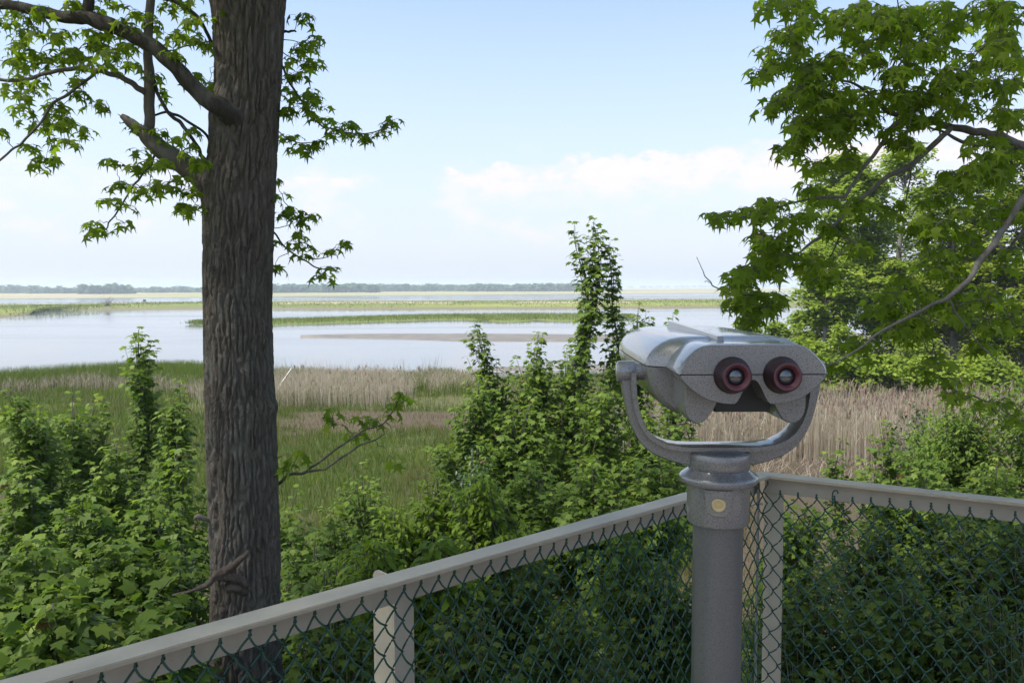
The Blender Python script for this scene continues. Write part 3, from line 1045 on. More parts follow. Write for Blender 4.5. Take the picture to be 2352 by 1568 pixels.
# swivel hub, flange, collar and post
DH = VY - .05
zz = lambda cy, d=DH: zc(crop(0, cy)[1], d)
mb = MB()
lathe(mb, [(.0001, zz(1066)), (.034, zz(1068)), (.041, zz(1076)), (.046, zz(1084)), (.0495, zz(1092)), (.0508, zz(1104)), (.0508, zz(1190)), (.0495, zz(1203)), (.0465, zz(1209)), (.0465, zz(1222))], (VX, VY, 0), 64)
mb.build('swivel_hub', M['hammer'], viewer, sharp=40)
mb = MB()
lathe(mb, [(.0440, zz(1212)), (.0490, zz(1214)), (.0500, zz(1220)), (.0600, zz(1252)), (.0632, zz(1265)), (.0636, zz(1275)), (.0632, zz(1300)), (.0610, zz(1312)), (.0505, zz(1318))], (VX, VY, 0), 64)
mb.build('flange_ring', M['hammer'], viewer, sharp=40)
zcol0, zcol1 = zz(1316), zc(1216, DH)
mb = MB()
lathe(mb, [(.0503, zcol0 + .004), (.0503, zcol1 + .003), (.0490, zcol1), (.0400, zcol1 - .0015)], (VX, VY, 0), 64)
collar = mb.build('collar', M['hammer'], viewer, sharp=40)
mb = MB()
lathe(mb, [(.0404, zcol1 + .01), (.0404, VZ + .012), (.0404, VZ + .01)], (VX, VY, 0), 64)
mb.build('pole', M['post_paint'], viewer)
mb = MB()
lathe(mb, [(.0001, VZ + .018), (.05, VZ + .018), (.052, VZ + .014), (.11, VZ + .012), (.112, VZ + .009), (.112, VZ), (.0001, VZ)], (VX, VY, 0), 64)
mb.build('base_plate', M['post_paint'], viewer, sharp=40)
# raised shield with the brass cam lock, turned to the visitor
fa = math.atan2(VX, VY) - math.radians(1.0)
face = np.array([-math.sin(fa), -math.cos(fa)]); tang = np.array([math.cos(fa), -math.sin(fa)])


def oncyl(u, z, r):
    th = u / .0503
    q = face * math.cos(th) + tang * math.sin(th)
    return (VX + q[0] * r, VY + q[1] * r, z)


zl = zc(1158.5, DH - .002)
mb = MB()
rows = [(zcol0 - .002, .0212), (zl + .012, .0204), (zl + .004, .0199)] + [(zl - .0022 - .0168 * math.sin(a), .0197 * math.cos(a)) for a in np.linspace(.05, PI / 2 - .04, 12)]
nu_ = 13
vi, vb = [], []
for z, hw in rows:
    for t in (-1, -.965, -.9, -.7, -.45, -.2, 0, .2, .45, .7, .9, .965, 1):
        e_ = 1.0 if abs(t) < .99 else 0.0
        vi.append(oncyl(hw * t, z, .0556 if e_ else .0502))
    # outer skirt handled by the last columns dropping back to the collar
f = [(r_ * nu_ + c_, r_ * nu_ + c_ + 1, (r_ + 1) * nu_ + c_ + 1, (r_ + 1) * nu_ + c_) for r_ in range(len(rows) - 1) for c_ in range(nu_ - 1)]
mb.add(vi, f)
# lower lip closing back to the collar
lo = [oncyl(rows[-1][1] * t, rows[-1][0] - .0006, .0502) for t in np.linspace(-1, 1, nu_)]
k = (len(rows) - 1) * nu_
mb.add(vi[k:] + lo, [(q, nu_ + q, nu_ + q + 1, q + 1) for q in range(nu_ - 1)])
sh_rows = rows
shield = mb.build('lock_shield', M['hammer'], viewer, sharp=30)
# near-black strip painting a shadow line round the plate's edge
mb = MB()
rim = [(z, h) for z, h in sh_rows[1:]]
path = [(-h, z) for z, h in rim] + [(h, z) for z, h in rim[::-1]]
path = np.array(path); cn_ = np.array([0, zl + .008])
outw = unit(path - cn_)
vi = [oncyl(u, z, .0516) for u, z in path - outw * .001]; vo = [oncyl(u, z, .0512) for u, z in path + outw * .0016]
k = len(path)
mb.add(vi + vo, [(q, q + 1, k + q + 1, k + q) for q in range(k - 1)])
mb.build('painted_edge_shade', M['recess'], shield)
# lock: lathe about an axis along face
mb = MB()
prof = [(.0112, -.003), (.0112, .0018), (.0104, .0028), (.0092, .0030), (.0060, .0024), (.0058, .0012), (.0042, .0012), (.0040, .0026), (.0001, .0029)]
a = np.linspace(0, 2 * PI, 40, endpoint=False)
v = []
for r_, h in prof:
    for t in a:
        q = np.array([VX, VY]) + face * (.0558 + h) + tang * (r_ * math.cos(t))
        v.append((q[0], q[1], zl + r_ * math.sin(t)))
f = [(p_ * 40 + j, p_ * 40 + (j + 1) % 40, (p_ + 1) * 40 + (j + 1) % 40, (p_ + 1) * 40 + j) for p_ in range(len(prof) - 1) for j in range(40)]
mb.add(v, f)
mb.build('lock', M['brass'], viewer, sharp=40)
# ------------------------------------------------------------------ the big sweetgum at the left
DT = 4.75
tr_px = [(-40, 470, 668), (-10, 482, 655), (30, 489, 651), (70, 492, 650), (130, 496, 646), (200, 497, 643), (300, 487, 637), (360, 482, 634), (420, 472, 631), (500, 470, 627), (600, 470, 624), (700, 471, 622),
         (800, 472, 624), (880, 474, 627), (930, 475, 631), (960, 476, 631), (1000, 476, 633), (1100, 480, 636), (1200, 483, 640), (1300, 488, 642), (1400, 487, 641), (1500, 482, 644), (1568, 478, 648)]
zs, cxs, rs = [], [], []
for y, l, r_ in tr_px:
    a = P(l, y, DT); b_ = P(r_, y, DT)
    zs.append((a[2] + b_[2]) / 2); cxs.append((a[0] + b_[0]) / 2); rs.append((b_[0] - a[0]) / 2 * .965)
gz_t = float(ground_z(cxs[-1], DT)) - .15
zs += [2.6, 2.0, gz_t]; cxs += [cxs[-1] - .02] * 3; rs += [rs[-1] * 1.05, rs[-1] * 1.25, rs[-1] * 1.7]
zs = [zs[0] + 5, zs[0] + 2.5] + zs; cxs = [cxs[0] + .1, cxs[0] + .05] + cxs; rs = [.12, rs[0] * .8] + rs
o = np.argsort(zs); zs = np.array(zs)[o]; cxs = np.array(cxs)[o]; rs = np.array(rs)[o]
gum = thing('sweetgum_tree', 'tall sweetgum with thick furrowed trunk beyond the railing and one broken limb', 'tree', (cxs[0], DT, gz_t))


def worley(u, v, nu, seed):
    """F2-F1 of a cell pattern periodic in u"""
    rg = np.random.default_rng(seed)
    T = rg.random((nu, 512, 2))
    ui = np.floor(u).astype(int); vi = np.floor(v).astype(int)
    f1 = np.full(u.shape, 9.0); f2 = np.full(u.shape, 9.0)
    for di in (-1, 0, 1):
        for dj in (-1, 0, 1):
            c = T[(ui + di) % nu, (vi + dj) % 512]
            d = np.hypot(ui + di + c[..., 0] - u, vi + dj + c[..., 1] - v)
            f2 = np.minimum(f2, np.maximum(f1, d)); f1 = np.minimum(f1, d)
    return f2 - f1


nth = 230
zv = np.r_[np.linspace(gz_t, 4.1, 60, endpoint=False), np.linspace(4.1, 8.75, 900, endpoint=False), np.linspace(8.75, zs[-1], 60)]
th = np.linspace(0, 2 * PI, nth, endpoint=False)
Zt, Th = np.meshgrid(zv, th, indexing='ij')
cx_ = np.interp(zv, zs, cxs)[:, None]; rr = np.interp(zv, zs, rs)[:, None]
nu = 38
wz = Zt + .05 * (vnoise(Th * 4.77, Zt * 9) - .5)
wu = (Th / (2 * PI) * nu + 1.1 * (fbm(np.cos(Th) * 2.2 + 7, Zt * 3.0 + np.sin(Th) * 2.2, 3) - .5) + .5 * (vnoise(Zt * 16, np.cos(Th) * 6 + 30) - .5)) % nu
e1 = worley(wu, wz * 3.4, nu, 5)
e2 = worley((wu * 2) % (nu * 2), wz * 8.5 + 3, nu * 2, 8)
ridge = sstep(.02, .30, e1) * (.70 + .30 * sstep(0, .28, e2)) + .22 * (fbm(wu * 2.2, Zt * 22, 4) - .5)
disp = .022 * (ridge - .6)
# burls: old branch collars
def burl(px, py, amp, sz, side):
    p = P(px, py, DT)
    z0 = p[2]; c0 = np.interp(z0, zs, cxs); r0 = np.interp(z0, zs, rs)
    ang = math.atan2(-math.sqrt(max(0, 1 - min(1, ((p[0] - c0) / r0) ** 2))), (p[0] - c0) / r0)
    da = np.angle(np.exp(1j * (Th - ang)))
    return amp * np.exp(-((Zt - z0) / sz) ** 2 - (da * r0 / sz) ** 2)
disp = disp + burl(628, 935, .022, .05, 1) + burl(536, 266, .045, .11, 0) + burl(478, 415, .04, .10, 0) + burl(560, 1150, .01, .05, 0) + burl(545, 1300, .03, .06, 0) + burl(600, 205, .012, .08, 0)
R_ = rr + disp
V = np.stack([cx_ + R_ * np.cos(Th), DT + R_ * np.sin(Th), Zt], -1).reshape(-1, 3)
m_ = len(zv)
i = np.arange(m_ - 1)[:, None] * nth; j = np.arange(nth)[None]; k = (j + 1) % nth
mb = MB(); mb.add(V, np.stack([i + j, i + k, i + nth + k, i + nth + j], -1).reshape(-1, 4), ridge.ravel())
mb.build('trunk', M['bark'], gum)

rg = np.random.default_rng(5)


class Limbs:
    """branches given by picture points and distances; remembers points for twigs to grow from"""
    def __init__(s): s.pts = []
    def limb(s, parent, pts, r, mat, n=12, name='limb', rough=.16, seed=0, k=8, wob=.005):
        q = np.array([P(x, y, d) for x, y, d in pts])
        c = catmull(q, k)
        w = np.stack([vnoise(np.arange(len(c)) * .23 + seed * 7 + a * 31, np.zeros(len(c)) + seed) - .5 for a in range(3)], -1) * wob * 2
        w[0] = 0
        c = c + w
        r = np.array(r) * .86
        mb = MB(); tube(mb, c, r, n, rough=rough, seed=seed)
        s.pts.append(c)
        if name == 'mb':
            return mb
        return mb.build(name, mat, parent)


LG = Limbs()
# main upper limb, lower broken limb, the upright growing from it
LG.limb(gum, [(590, 308, 4.85), (556, 282, 4.66), (518, 254, 4.55), (480, 232, 4.52), (440, 197, 4.5), (400, 150, 4.5), (352, 107, 4.5), (290, 76, 4.5), (235, 52, 4.52), (195, 39, 4.55), (150, 41, 4.6), (90, 26, 4.65), (30, 12, 4.7), (-60, 5, 4.8), (-220, -40, 4.95), (-420, -130, 5.1), (-640, -200, 5.2)],
        [.125, .10, .066, .052, .049, .047, .048, .046, .046, .046, .038, .034, .032, .03, .024, .016, .006], M['bark_dark'], 16, seed=1)
LG.limb(gum, [(195, 42, 4.55), (203, 15, 4.53), (206, -30, 4.5), (200, -120, 4.45), (170, -300, 4.4), (150, -480, 4.4)], [.032, .03, .03, .028, .02, .008], M['bark_dark'], 12, seed=2)
LG.limb(gum, [(505, 440, 4.85), (478, 412, 4.78), (440, 388, 4.75), (400, 366, 4.72), (362, 335, 4.7), (338, 312, 4.68), (318, 296, 4.67), (298, 280, 4.66), (281, 268, 4.66)],
        [.135, .10, .078, .068, .062, .052, .038, .031, .016], M['bark_limb'], 16, seed=3)
# splintered end of the broken limb
mb = MB()
for a, b_, r_ in (((290, 276), (270, 262), .006), ((292, 280), (276, 284), .005), ((300, 276), (286, 264), .011), ((276, 284), (274, 280), .003)):
    tube(mb, [P(*a, 4.66), P((a[0] + b_[0]) / 2 + 1, (a[1] + b_[1]) / 2, 4.65), P(*b_, 4.65)], [r_, r_ * .8, .001], 6)
mb.build('splinter', M['deadwood'], gum)
LG.limb(gum, [(338, 318, 4.7), (342, 290, 4.7), (342, 250, 4.7), (341, 180, 4.72), (340, 110, 4.74), (344, 40, 4.76), (350, -20, 4.78), (356, -110, 4.8), (380, -300, 4.9), (370, -520, 5.0)], [.046, .034, .034, .034, .029, .027, .026, .024, .017, .007], M['bark_limb'], 14, seed=4)
LG.limb(gum, [(336, 214, 4.7), (318, 204, 4.68), (296, 188, 4.66), (262, 173, 4.64), (225, 163, 4.62), (175, 157, 4.6), (140, 160, 4.58), (100, 172, 4.55), (60, 184, 4.52), (0, 184, 4.5), (-50, 180, 4.48), (-180, 150, 4.45), (-330, 140, 4.4)],
        [.022, .019, .018, .016, .016, .014, .013, .0125, .012, .011, .01, .007, .003], M['bark_limb'], 10, seed=5)
LG.limb(gum, [(226, 166, 4.62), (200, 184, 4.58), (160, 215, 4.55), (120, 240, 4.5), (90, 285, 4.48), (60, 320, 4.45), (30, 345, 4.42), (0, 370, 4.4), (-30, 395, 4.38)], [.009, .009, .009, .0085, .008, .0075, .007, .0065, .006], M['twig'], 8, seed=6)
LG.limb(gum, [(478, 395, 4.8), (465, 360, 4.76), (450, 330, 4.74), (430, 300, 4.72), (410, 278, 4.72), (385, 255, 4.72), (362, 215, 4.72), (355, 185, 4.73)], [.012, .0115, .011, .0115, .012, .0115, .011, .010], M['bark_dark'], 8, seed=7)
LG.limb(gum, [(484, 330, 4.84), (470, 305, 4.8), (440, 285, 4.76), (405, 264, 4.74), (380, 258, 4.73), (357, 264, 4.72)], [.01, .009, .009, .009, .008, .007], M['bark_dark'], 8, seed=8)
LG.limb(gum, [(496, 128, 4.9), (488, 100, 4.86), (470, 65, 4.82), (455, 42, 4.8), (430, 20, 4.78), (400, 5, 4.76), (365, -4, 4.74), (320, -30, 4.7)], [.012, .0115, .0115, .012, .0115, .0105, .01, .01], M['bark_dark'], 8, seed=9)
LG.limb(gum, [(500, 96, 4.9), (455, 102, 4.84), (410, 112, 4.8), (385, 118, 4.78), (350, 98, 4.75)], [.006, .006, .005, .005, .004], M['twig'], 6, seed=10)
LG.limb(gum, [(360, 350, 4.7), (345, 378, 4.66), (322, 408, 4.62), (305, 432, 4.58), (288, 455, 4.56), (270, 488, 4.54), (252, 510, 4.52), (238, 532, 4.5)], [.008, .0075, .007, .0065, .006, .0055, .005, .004], M['twig'], 7, seed=11)
LG.limb(gum, [(480, 372, 4.85), (440, 340, 4.86), (415, 350, 4.86), (395, 330, 4.87)], [.006, .005, .004, .003], M['twig'], 6, seed=12)
# right hand twigs behind the trunk
X7 = lambda x, y, d: ((700 + x / 1.307) * .5742, y / 1.307 * .5742, d)
LG.limb(gum, [X7(520, 300, 4.95), X7(560, 350, 4.92), X7(600, 440, 4.9), X7(690, 560, 4.86), X7(730, 630, 4.84), X7(790, 665, 4.82), X7(870, 685, 4.8), X7(960, 700, 4.78), X7(1040, 690, 4.76), X7(1130, 650, 4.74)], [.009, .0085, .008, .007, .006, .0055, .005, .0045, .004, .003], M['twig'], 7, seed=13)
LG.limb(gum, [X7(500, 650, 4.96), X7(545, 690, 4.94), X7(590, 730, 4.92), X7(640, 745, 4.9), X7(760, 740, 4.88)], [.005, .0045, .004, .0035, .003], M['twig'], 6, seed=14)
LG.limb(gum, [X7(480, 1180, 4.96), X7(520, 1215, 4.94), X7(590, 1300, 4.9), X7(680, 1360, 4.88), X7(750, 1405, 4.86), X7(860, 1425, 4.84)], [.008, .007, .006, .0055, .005, .003], M['twig'], 7, seed=15)
LG.limb(gum, [X7(690, 1350, 4.88), X7(760, 1350, 4.86), X7(820, 1330, 4.84), X7(870, 1275, 4.82)], [.003, .003, .0028, .002], M['twig'], 5, seed=16)
LG.limb(gum, [X7(500, 1195, 4.95), X7(560, 1190, 4.9), X7(620, 1170, 4.88)], [.003, .003, .002], M['twig'], 5, seed=17)
LG.limb(gum, [X7(530, 200, 4.95), X7(600, 215, 4.92), X7(690, 225, 4.9)], [.004, .003, .002], M['twig'], 5, seed=18)
LG.limb(gum, [X7(530, 250, 4.95), X7(600, 300, 4.92), X7(680, 325, 4.9)], [.004, .003, .002], M['twig'], 5, seed=19)
LG.limb(gum, [(635, 78, 4.9), (655, 74, 4.86), (668, 71, 4.84), (679, 73, 4.83)], [.012, .009, .008, .006], M['bark_dark'], 8, name='snag', seed=20, rough=.35)
# low branch at the right of the trunk
LG.limb(gum, [(625, 1125, 4.85), (645, 1105, 4.8), (668, 1090, 4.78), (700, 1085, 4.76), (735, 1079, 4.74), (765, 1065, 4.72), (795, 1045, 4.7), (825, 1025, 4.68), (860, 1010, 4.66), (885, 994, 4.64)], [.014, .012, .0105, .010, .009, .008, .007, .0065, .005, .003], M['twig'], 8, seed=21)
LG.limb(gum, [(700, 1085, 4.76), (725, 1065, 4.74), (760, 1040, 4.72), (800, 1010, 4.7), (845, 986, 4.68), (880, 975, 4.66), (905, 940, 4.64), (915, 915, 4.62)], [.008, .008, .0075, .007, .006, .005, .004, .003], M['twig'], 8, seed=22)
# dead stubs low on the trunk
mb = MB()
d0 = DT - .22
tube(mb, catmull([P(572, 1352, DT - .16), P(545, 1330, d0 - .02), P(520, 1318, d0 - .05), P(498, 1322, d0 - .07), P(478, 1340, d0 - .06), P(450, 1352, d0 - .04), P(420, 1362, d0 - .02), P(396, 1366, d0)], 9), [.032, .026, .034, .024, .016, .011, .009, .004], 12, rough=.75, seed=4)
tube(mb, catmull([P(500, 1322, d0 - .05), P(520, 1310, d0 - .06), P(545, 1292, d0 - .07), P(570, 1264, d0 - .08)], 5), [.021, .026, .019, .012], 10, rough=.75, seed=7)
tube(mb, catmull([P(560, 1356, DT - .17), P(540, 1348, d0 - .03), P(520, 1350, d0 - .04)], 4), [.03, .025, .010], 10, rough=.7, seed=9)
mb.build('dead_stub', M['deadwood'], gum)
mb = MB()
tube(mb, catmull([P(490, 1195, DT - .08), P(472, 1192, DT - .12), P(455, 1186, DT - .14), P(446, 1192, DT - .14)], 4), [.016, .014, .017, .006], 8, rough=.35, seed=3)
mb.build('dead_stub', M['bark_limb'], gum)


def gum_cluster(mb, p, size, n, rg, droop=(25, 80), mat=0):
    """a shoot tip: drooping star leaves on thin petioles around it"""
    az = rg.random() * 6.28 + np.arange(n) * 2.4 + rg.normal(0, .3, n)
    dr = np.radians(rg.uniform(*droop, n))
    out = np.stack([np.cos(az), np.sin(az), np.zeros(n)], -1)
    s = size * rg.uniform(.6, 1.15, n)
    pet = out * (s * rg.uniform(.25, .75, n))[:, None] + np.array([0, 0, 1.0]) * (s * rg.uniform(-.25, .35, n))[:, None]
    base = p + pet
    axis = out * np.cos(dr)[:, None] + np.array([0, 0, -1.0]) * np.sin(dr)[:, None]
    nrm = out * np.sin(dr)[:, None] + np.array([0, 0, 1.0]) * np.cos(dr)[:, None] + rg.normal(0, .25, (n, 3))
    scatter(mb, STAR, base, axis, nrm, s, np.clip(rg.normal(.5, .22, n), 0, .98), mat)
    ch = np.stack([np.broadcast_to(p, (n, 3)), p + pet * .5 + np.array([0, 0, .1]) * s[:, None], base], 1)
    many_tubes(mb, ch, .0011, 3, mat=1)


def grow_twigs(mb, pts, centers, rg, r0=.0035, maxd=9, mat=1):
    """join every cluster centre to the nearest branch or earlier twig, nearest first"""
    tree = np.concatenate(pts)
    c = np.asarray(centers)
    left = list(range(len(c)))
    d = np.array([np.min(np.sum((tree - q) ** 2, 1)) for q in c])
    idx = np.array([np.argmin(np.sum((tree - q) ** 2, 1)) for q in c])
    src = tree[idx]
    while left:
        b_ = min(left, key=lambda q: d[q]); left.remove(b_)
        a, e = src[b_], c[b_]
        L = np.linalg.norm(e - a)
        if L > maxd: continue
        t = np.linspace(0, 1, 6)[:, None]
        bow = np.array([0, 0, 1.0]) * L * rg.uniform(-.02, .14) + rg.normal(0, .05, 3) * L
        q = a * (1 - t) + e * t + bow * np.sin(PI * t)
        q[1:-1] += rg.normal(0, .012, (4, 3)) * min(L * 4, 1)
        tube(mb, q, [min(r0, .0016 + L * .006), .0014], 4, mat=mat, cap=False)
        for o in left:
            for w in (q[3], q[5]):
                dd = np.sum((c[o] - w) ** 2)
                if dd < d[o]: d[o] = dd; src[o] = w


cl6 = [(30,130),(20,20),(150,110),(110,80),(260,45),(240,110),(170,190),(220,220),(370,220),(410,200),(130,265),(110,290),(180,320),(250,340),(90,375),(120,400),(230,380),(300,370),(390,345),(420,340),(490,315),(470,320),(560,390),(540,420),(580,270),(620,230),(560,200),(600,60),(640,300),(690,330),(720,310),(800,380),(820,410),(700,410),(650,220),(840,60),(860,100),(810,280),(830,170),(970,150),(1040,45),(1140,40),(1180,130),(1280,105),(1210,0),(1230,230),(1190,260),(1070,230),(1135,210),(1310,310),(1080,340),(1240,480),(1210,490),(1310,520),(970,470),(1000,570),(1330,550),(120,470),(60,540),(150,520),(220,560),(180,590),(130,665),(150,690),(270,500),(350,640),(370,670),(320,700),(250,770),(380,780),(300,800),(420,740),(480,510),(470,600),(520,580),(640,650),(530,810),(180,920),(350,880),(430,905),(220,1020),(290,1000),(330,1010),(860,790),(1000,820),(1110,870),(1200,820),(1180,960),(1260,1000),(880,950),(930,1010),(970,1040),(720,1020),(840,1050),(750,1150),(870,1180),(900,1200),(1010,1160),(1030,1170),(1130,1120),(1140,1200),(1210,1190),(700,1260),(800,1290),(780,1400),(600,1400),(620,1440),(580,1450),(1150,1290),(1210,1310),(1240,1200),(1030,1010),(0,820),(450,10),(680,5),(1100,0),(760,130)]
cl7 = [(650,85),(690,90),(705,215),(660,240),(740,200),(610,300),(725,325),(700,320),(610,380),(640,390),(585,470),(725,490),(690,510),(590,560),(660,560),(560,580),(690,580),(775,620),(825,680),(920,640),(890,690),(960,705),(1000,715),(1060,690),(1110,650),(1140,625),(575,715),(665,750),(665,775),(755,740),(530,940),(525,1020),(600,1080),(640,1110),(700,1120),(650,1150),(570,1110),(640,1220),(690,1290),(630,1260),(680,1330),(820,1300),(895,1260),(810,1400),(760,1430),(520,1390),(505,1265)]
cl = [(x * .3663, y * .3663, rg.uniform(4.4, 4.9)) for x, y in cl6] + [X7(x, y + 6, rg.uniform(4.75, 5.0)) for x, y in cl7]
for q in range(90):     # leaf clusters along the limbs where they run on beyond the picture
    cl.append((rg.uniform(-560, -20), rg.uniform(-320, 330), rg.uniform(4.4, 5.1)))
for q in range(60):
    cl.append((rg.uniform(20, 460), rg.uniform(-460, -40), rg.uniform(4.4, 5.0)))
cen = np.array([P(*q) for q in cl])
mb = MB()
sz = .076
low = [(912, 905), (925, 925), (905, 935), (890, 955), (920, 915), (845, 960), (825, 965), (862, 968), (770, 940), (755, 955), (765, 975), (810, 995), (830, 1000), (660, 1065), (650, 1080), (672, 1045), (690, 1035), (903, 1052)]
lowc = np.array([P(x, y, rg.uniform(4.58, 4.85)) for x, y in low])
grow_twigs(mb, LG.pts, np.vstack([cen, lowc]), rg)
for q in cen:
    gum_cluster(mb, q, sz, int(rg.integers(6, 10)), rg)
    if rg.random() < .55: gum_cluster(mb, q + rg.normal(0, .035, 3), sz * .8, int(rg.integers(3, 5)), rg)
for q in lowc: gum_cluster(mb, q, .085, int(rg.integers(3, 6)), rg)
# unseen crown leaves added above, most set over the platform to shade it
up = []
for q in range(2300):
    a = rg.random() * 6.28
    cx0, cy0, R0 = (-2.7, .7, 3.0) if q % 5 < 3 else (cxs[-1] - .9, DT - .6, 3.8)
    rr_ = R0 * math.sqrt(rg.random()); zz_ = rg.uniform(9.3, 12.8)
    up.append((cx0 + rr_ * math.cos(a), cy0 + rr_ * math.sin(a), zz_ + .5 * math.cos(rr_)))
up = np.array(up)
vv = P(0, 0, 1)
ok = (up[:, 2] - HC) / np.maximum(up[:, 1], .3) > .45
up = up[ok]
n = len(up)
for rep in range(5):
    az_ = rg.random(n) * 6.28
    scatter(mb, KITE, up + rg.normal(0, .12, (n, 3)), np.stack([np.cos(az_), np.sin(az_), -rg.random(n)], -1), np.stack([rg.normal(0, .5, n), rg.normal(0, .5, n), np.ones(n)], -1), rg.uniform(.12, .22, n), rg.uniform(.2, .8, n))
mb.build('crown', [M['leaf_gum'], M['twig']], gum)
mb = MB()
for a in np.linspace(0, 6, 9):
    tube(mb, catmull([(cxs[-3], DT, 9.0 + a * .3), (cxs[-3] + 1.4 * math.cos(a * 2.2), DT + 1.4 * math.sin(a * 2.2), 10 + a * .3), (cxs[-3] + 3.0 * math.cos(a * 2.2), DT + 3.0 * math.sin(a * 2.2), 11 + a * .25)], 4), [.05, .03, .01], 6)
mb.build('limb', M['bark_limb'], gum)

# ------------------------------------------------------------------ the second sweetgum, reaching in from the right
X8 = lambda x, y: (1550.3 + x * .476, y * .476)
B8 = lambda l, d0, d1: [(*X8(x, y), d0 + (d1 - d0) * q / (len(l) - 1)) for q, (x, y) in enumerate(l)]
TX, TY = 5.2, 4.6
gum2 = thing('sweetgum_tree', 'leafy sweetgum whose long branches hang into view above and beside the viewer', 'tree', (TX, TY, float(ground_z(TX, TY))))
mb = MB()
zt_ = np.linspace(float(ground_z(TX, TY)) - .2, 14, 40)
tube(mb, np.c_[TX + .1 * np.sin(zt_), TY + .1 * np.cos(zt_ * .8), zt_], np.linspace(.24, .06, 40), 24, rough=.12, seed=8)
mb.build('trunk', M['bark'], gum2)
LR_ = Limbs()
LR_.limb(gum2, [(2930, 520, 4.6), (2600, 400, 4.5), (2450, 355, 4.45)] + B8([(1684, 705), (1600, 675), (1550, 655), (1480, 640), (1400, 625), (1260, 595), (1130, 565), (1040, 550), (990, 512), (940, 450), (860, 400), (760, 378), (690, 300)], 4.4, 4.0),
         [.06, .04, .034, .030, .028, .026, .024, .022, .018, .016, .014, .012, .009, .007, .006, .004], M['bark_limb'], 14, seed=31)
LR_.limb(gum2, B8([(1560, 660), (1500, 690), (1420, 695), (1360, 675), (1300, 640), (1240, 615), (1200, 600)], 4.35, 4.15), [.014, .013, .012, .010, .008, .006, .004], M['bark_limb'], 9, seed=32)
LR_.limb(gum2, B8([(985, 515), (1000, 430), (1050, 320), (1085, 210), (1085, 100), (1070, -20)], 4.02, 3.9), [.008, .007, .006, .005, .004, .003], M['bark_dark'], 8, seed=33)
LR_.limb(gum2, B8([(1330, 615), (1300, 650), (1240, 705), (1150, 790), (1060, 835), (990, 880), (900, 960), (800, 1055), (740, 1110), (680, 1155), (620, 1200), (560, 1245), (480, 1300)], 4.2, 3.85), [.016, .016, .0155, .015, .014, .0125, .0115, .011, .010, .009, .006, .005, .003], M['bark_limb'], 10, seed=34)
LR_.limb(gum2, B8([(1110, 565), (1070, 595), (1030, 635), (990, 700), (950, 760), (900, 830), (850, 905), (815, 945), (700, 950), (560, 978), (430, 1022), (300, 1048), (190, 1055)], 4.1, 3.7), [.012, .012, .0115, .011, .0105, .0095, .009, .008, .006, .005, .0045, .004, .003], M['bark_limb'], 9, seed=35)
LR_.limb(gum2, [(2900, 150, 4.4), (2600, 280, 4.1)] + B8([(1760, 870), (1684, 950), (1640, 1030), (1560, 1150), (1500, 1220), (1440, 1310), (1400, 1370), (1320, 1430), (1220, 1480), (1100, 1540)], 3.8, 3.5) + [(2010, 770, 3.48), (1975, 800, 3.46), (1930, 825, 3.44), (1900, 840, 3.42)],
         [.05, .03, .022, .019, .017, .0155, .015, .014, .013, .011, .009, .008, .006, .005, .004, .003], M['bark_limb'], 10, seed=36)
LR_.limb(gum2, B8([(810, 1090), (770, 1200), (730, 1280), (680, 1370)], 3.98, 3.9), [.004, .004, .003, .002], M['twig'], 6, seed=37)
LR_.limb(gum2, B8([(1140, 810), (1130, 900), (1110, 980), (1100, 1030)], 4.05, 4.0), [.004, .004, .003, .002], M['twig'], 6, seed=38)
LR_.limb(gum2, B8([(1315, 1430), (1350, 1500), (1400, 1570)], 3.6, 3.55) + [(2260, 800, 3.5), (2300, 840, 3.45)], [.006, .005, .004, .003, .002], M['twig'], 6, seed=39)
LR_.limb(gum2, B8([(1684, 60), (1600, 130), (1480, 240), (1420, 300), (1330, 380), (1250, 470)], 4.3, 4.1), [.009, .007, .006, .005, .004, .003], M['bark_dark'], 7, seed=40)
LR_.limb(gum2, B8([(1684, 40), (1560, 30), (1400, 90), (1280, 150), (1130, 180)], 4.4, 4.2), [.009, .007, .006, .004, .003], M['bark_dark'], 7, seed=41)
LR_.limb(gum2, B8([(480, 1440), (380, 1430), (270, 1420), (200, 1385), (160, 1350), (130, 1300), (105, 1243)], 3.85, 3.8), [.005, .0045, .004, .0035, .003, .002, .0015], M['twig'], 6, seed=42)
LR_.limb(gum2, B8([(170, 1365), (150, 1358), (143, 1360)], 3.8, 3.8), [.002, .0015, .001], M['twig'], 5, seed=43)
LR_.limb(gum2, B8([(1684, 1100), (1600, 1200), (1500, 1250), (1300, 1250), (1240, 1245)], 4.1, 3.9), [.007, .006, .005, .003, .002], M['twig'], 6, seed=44)
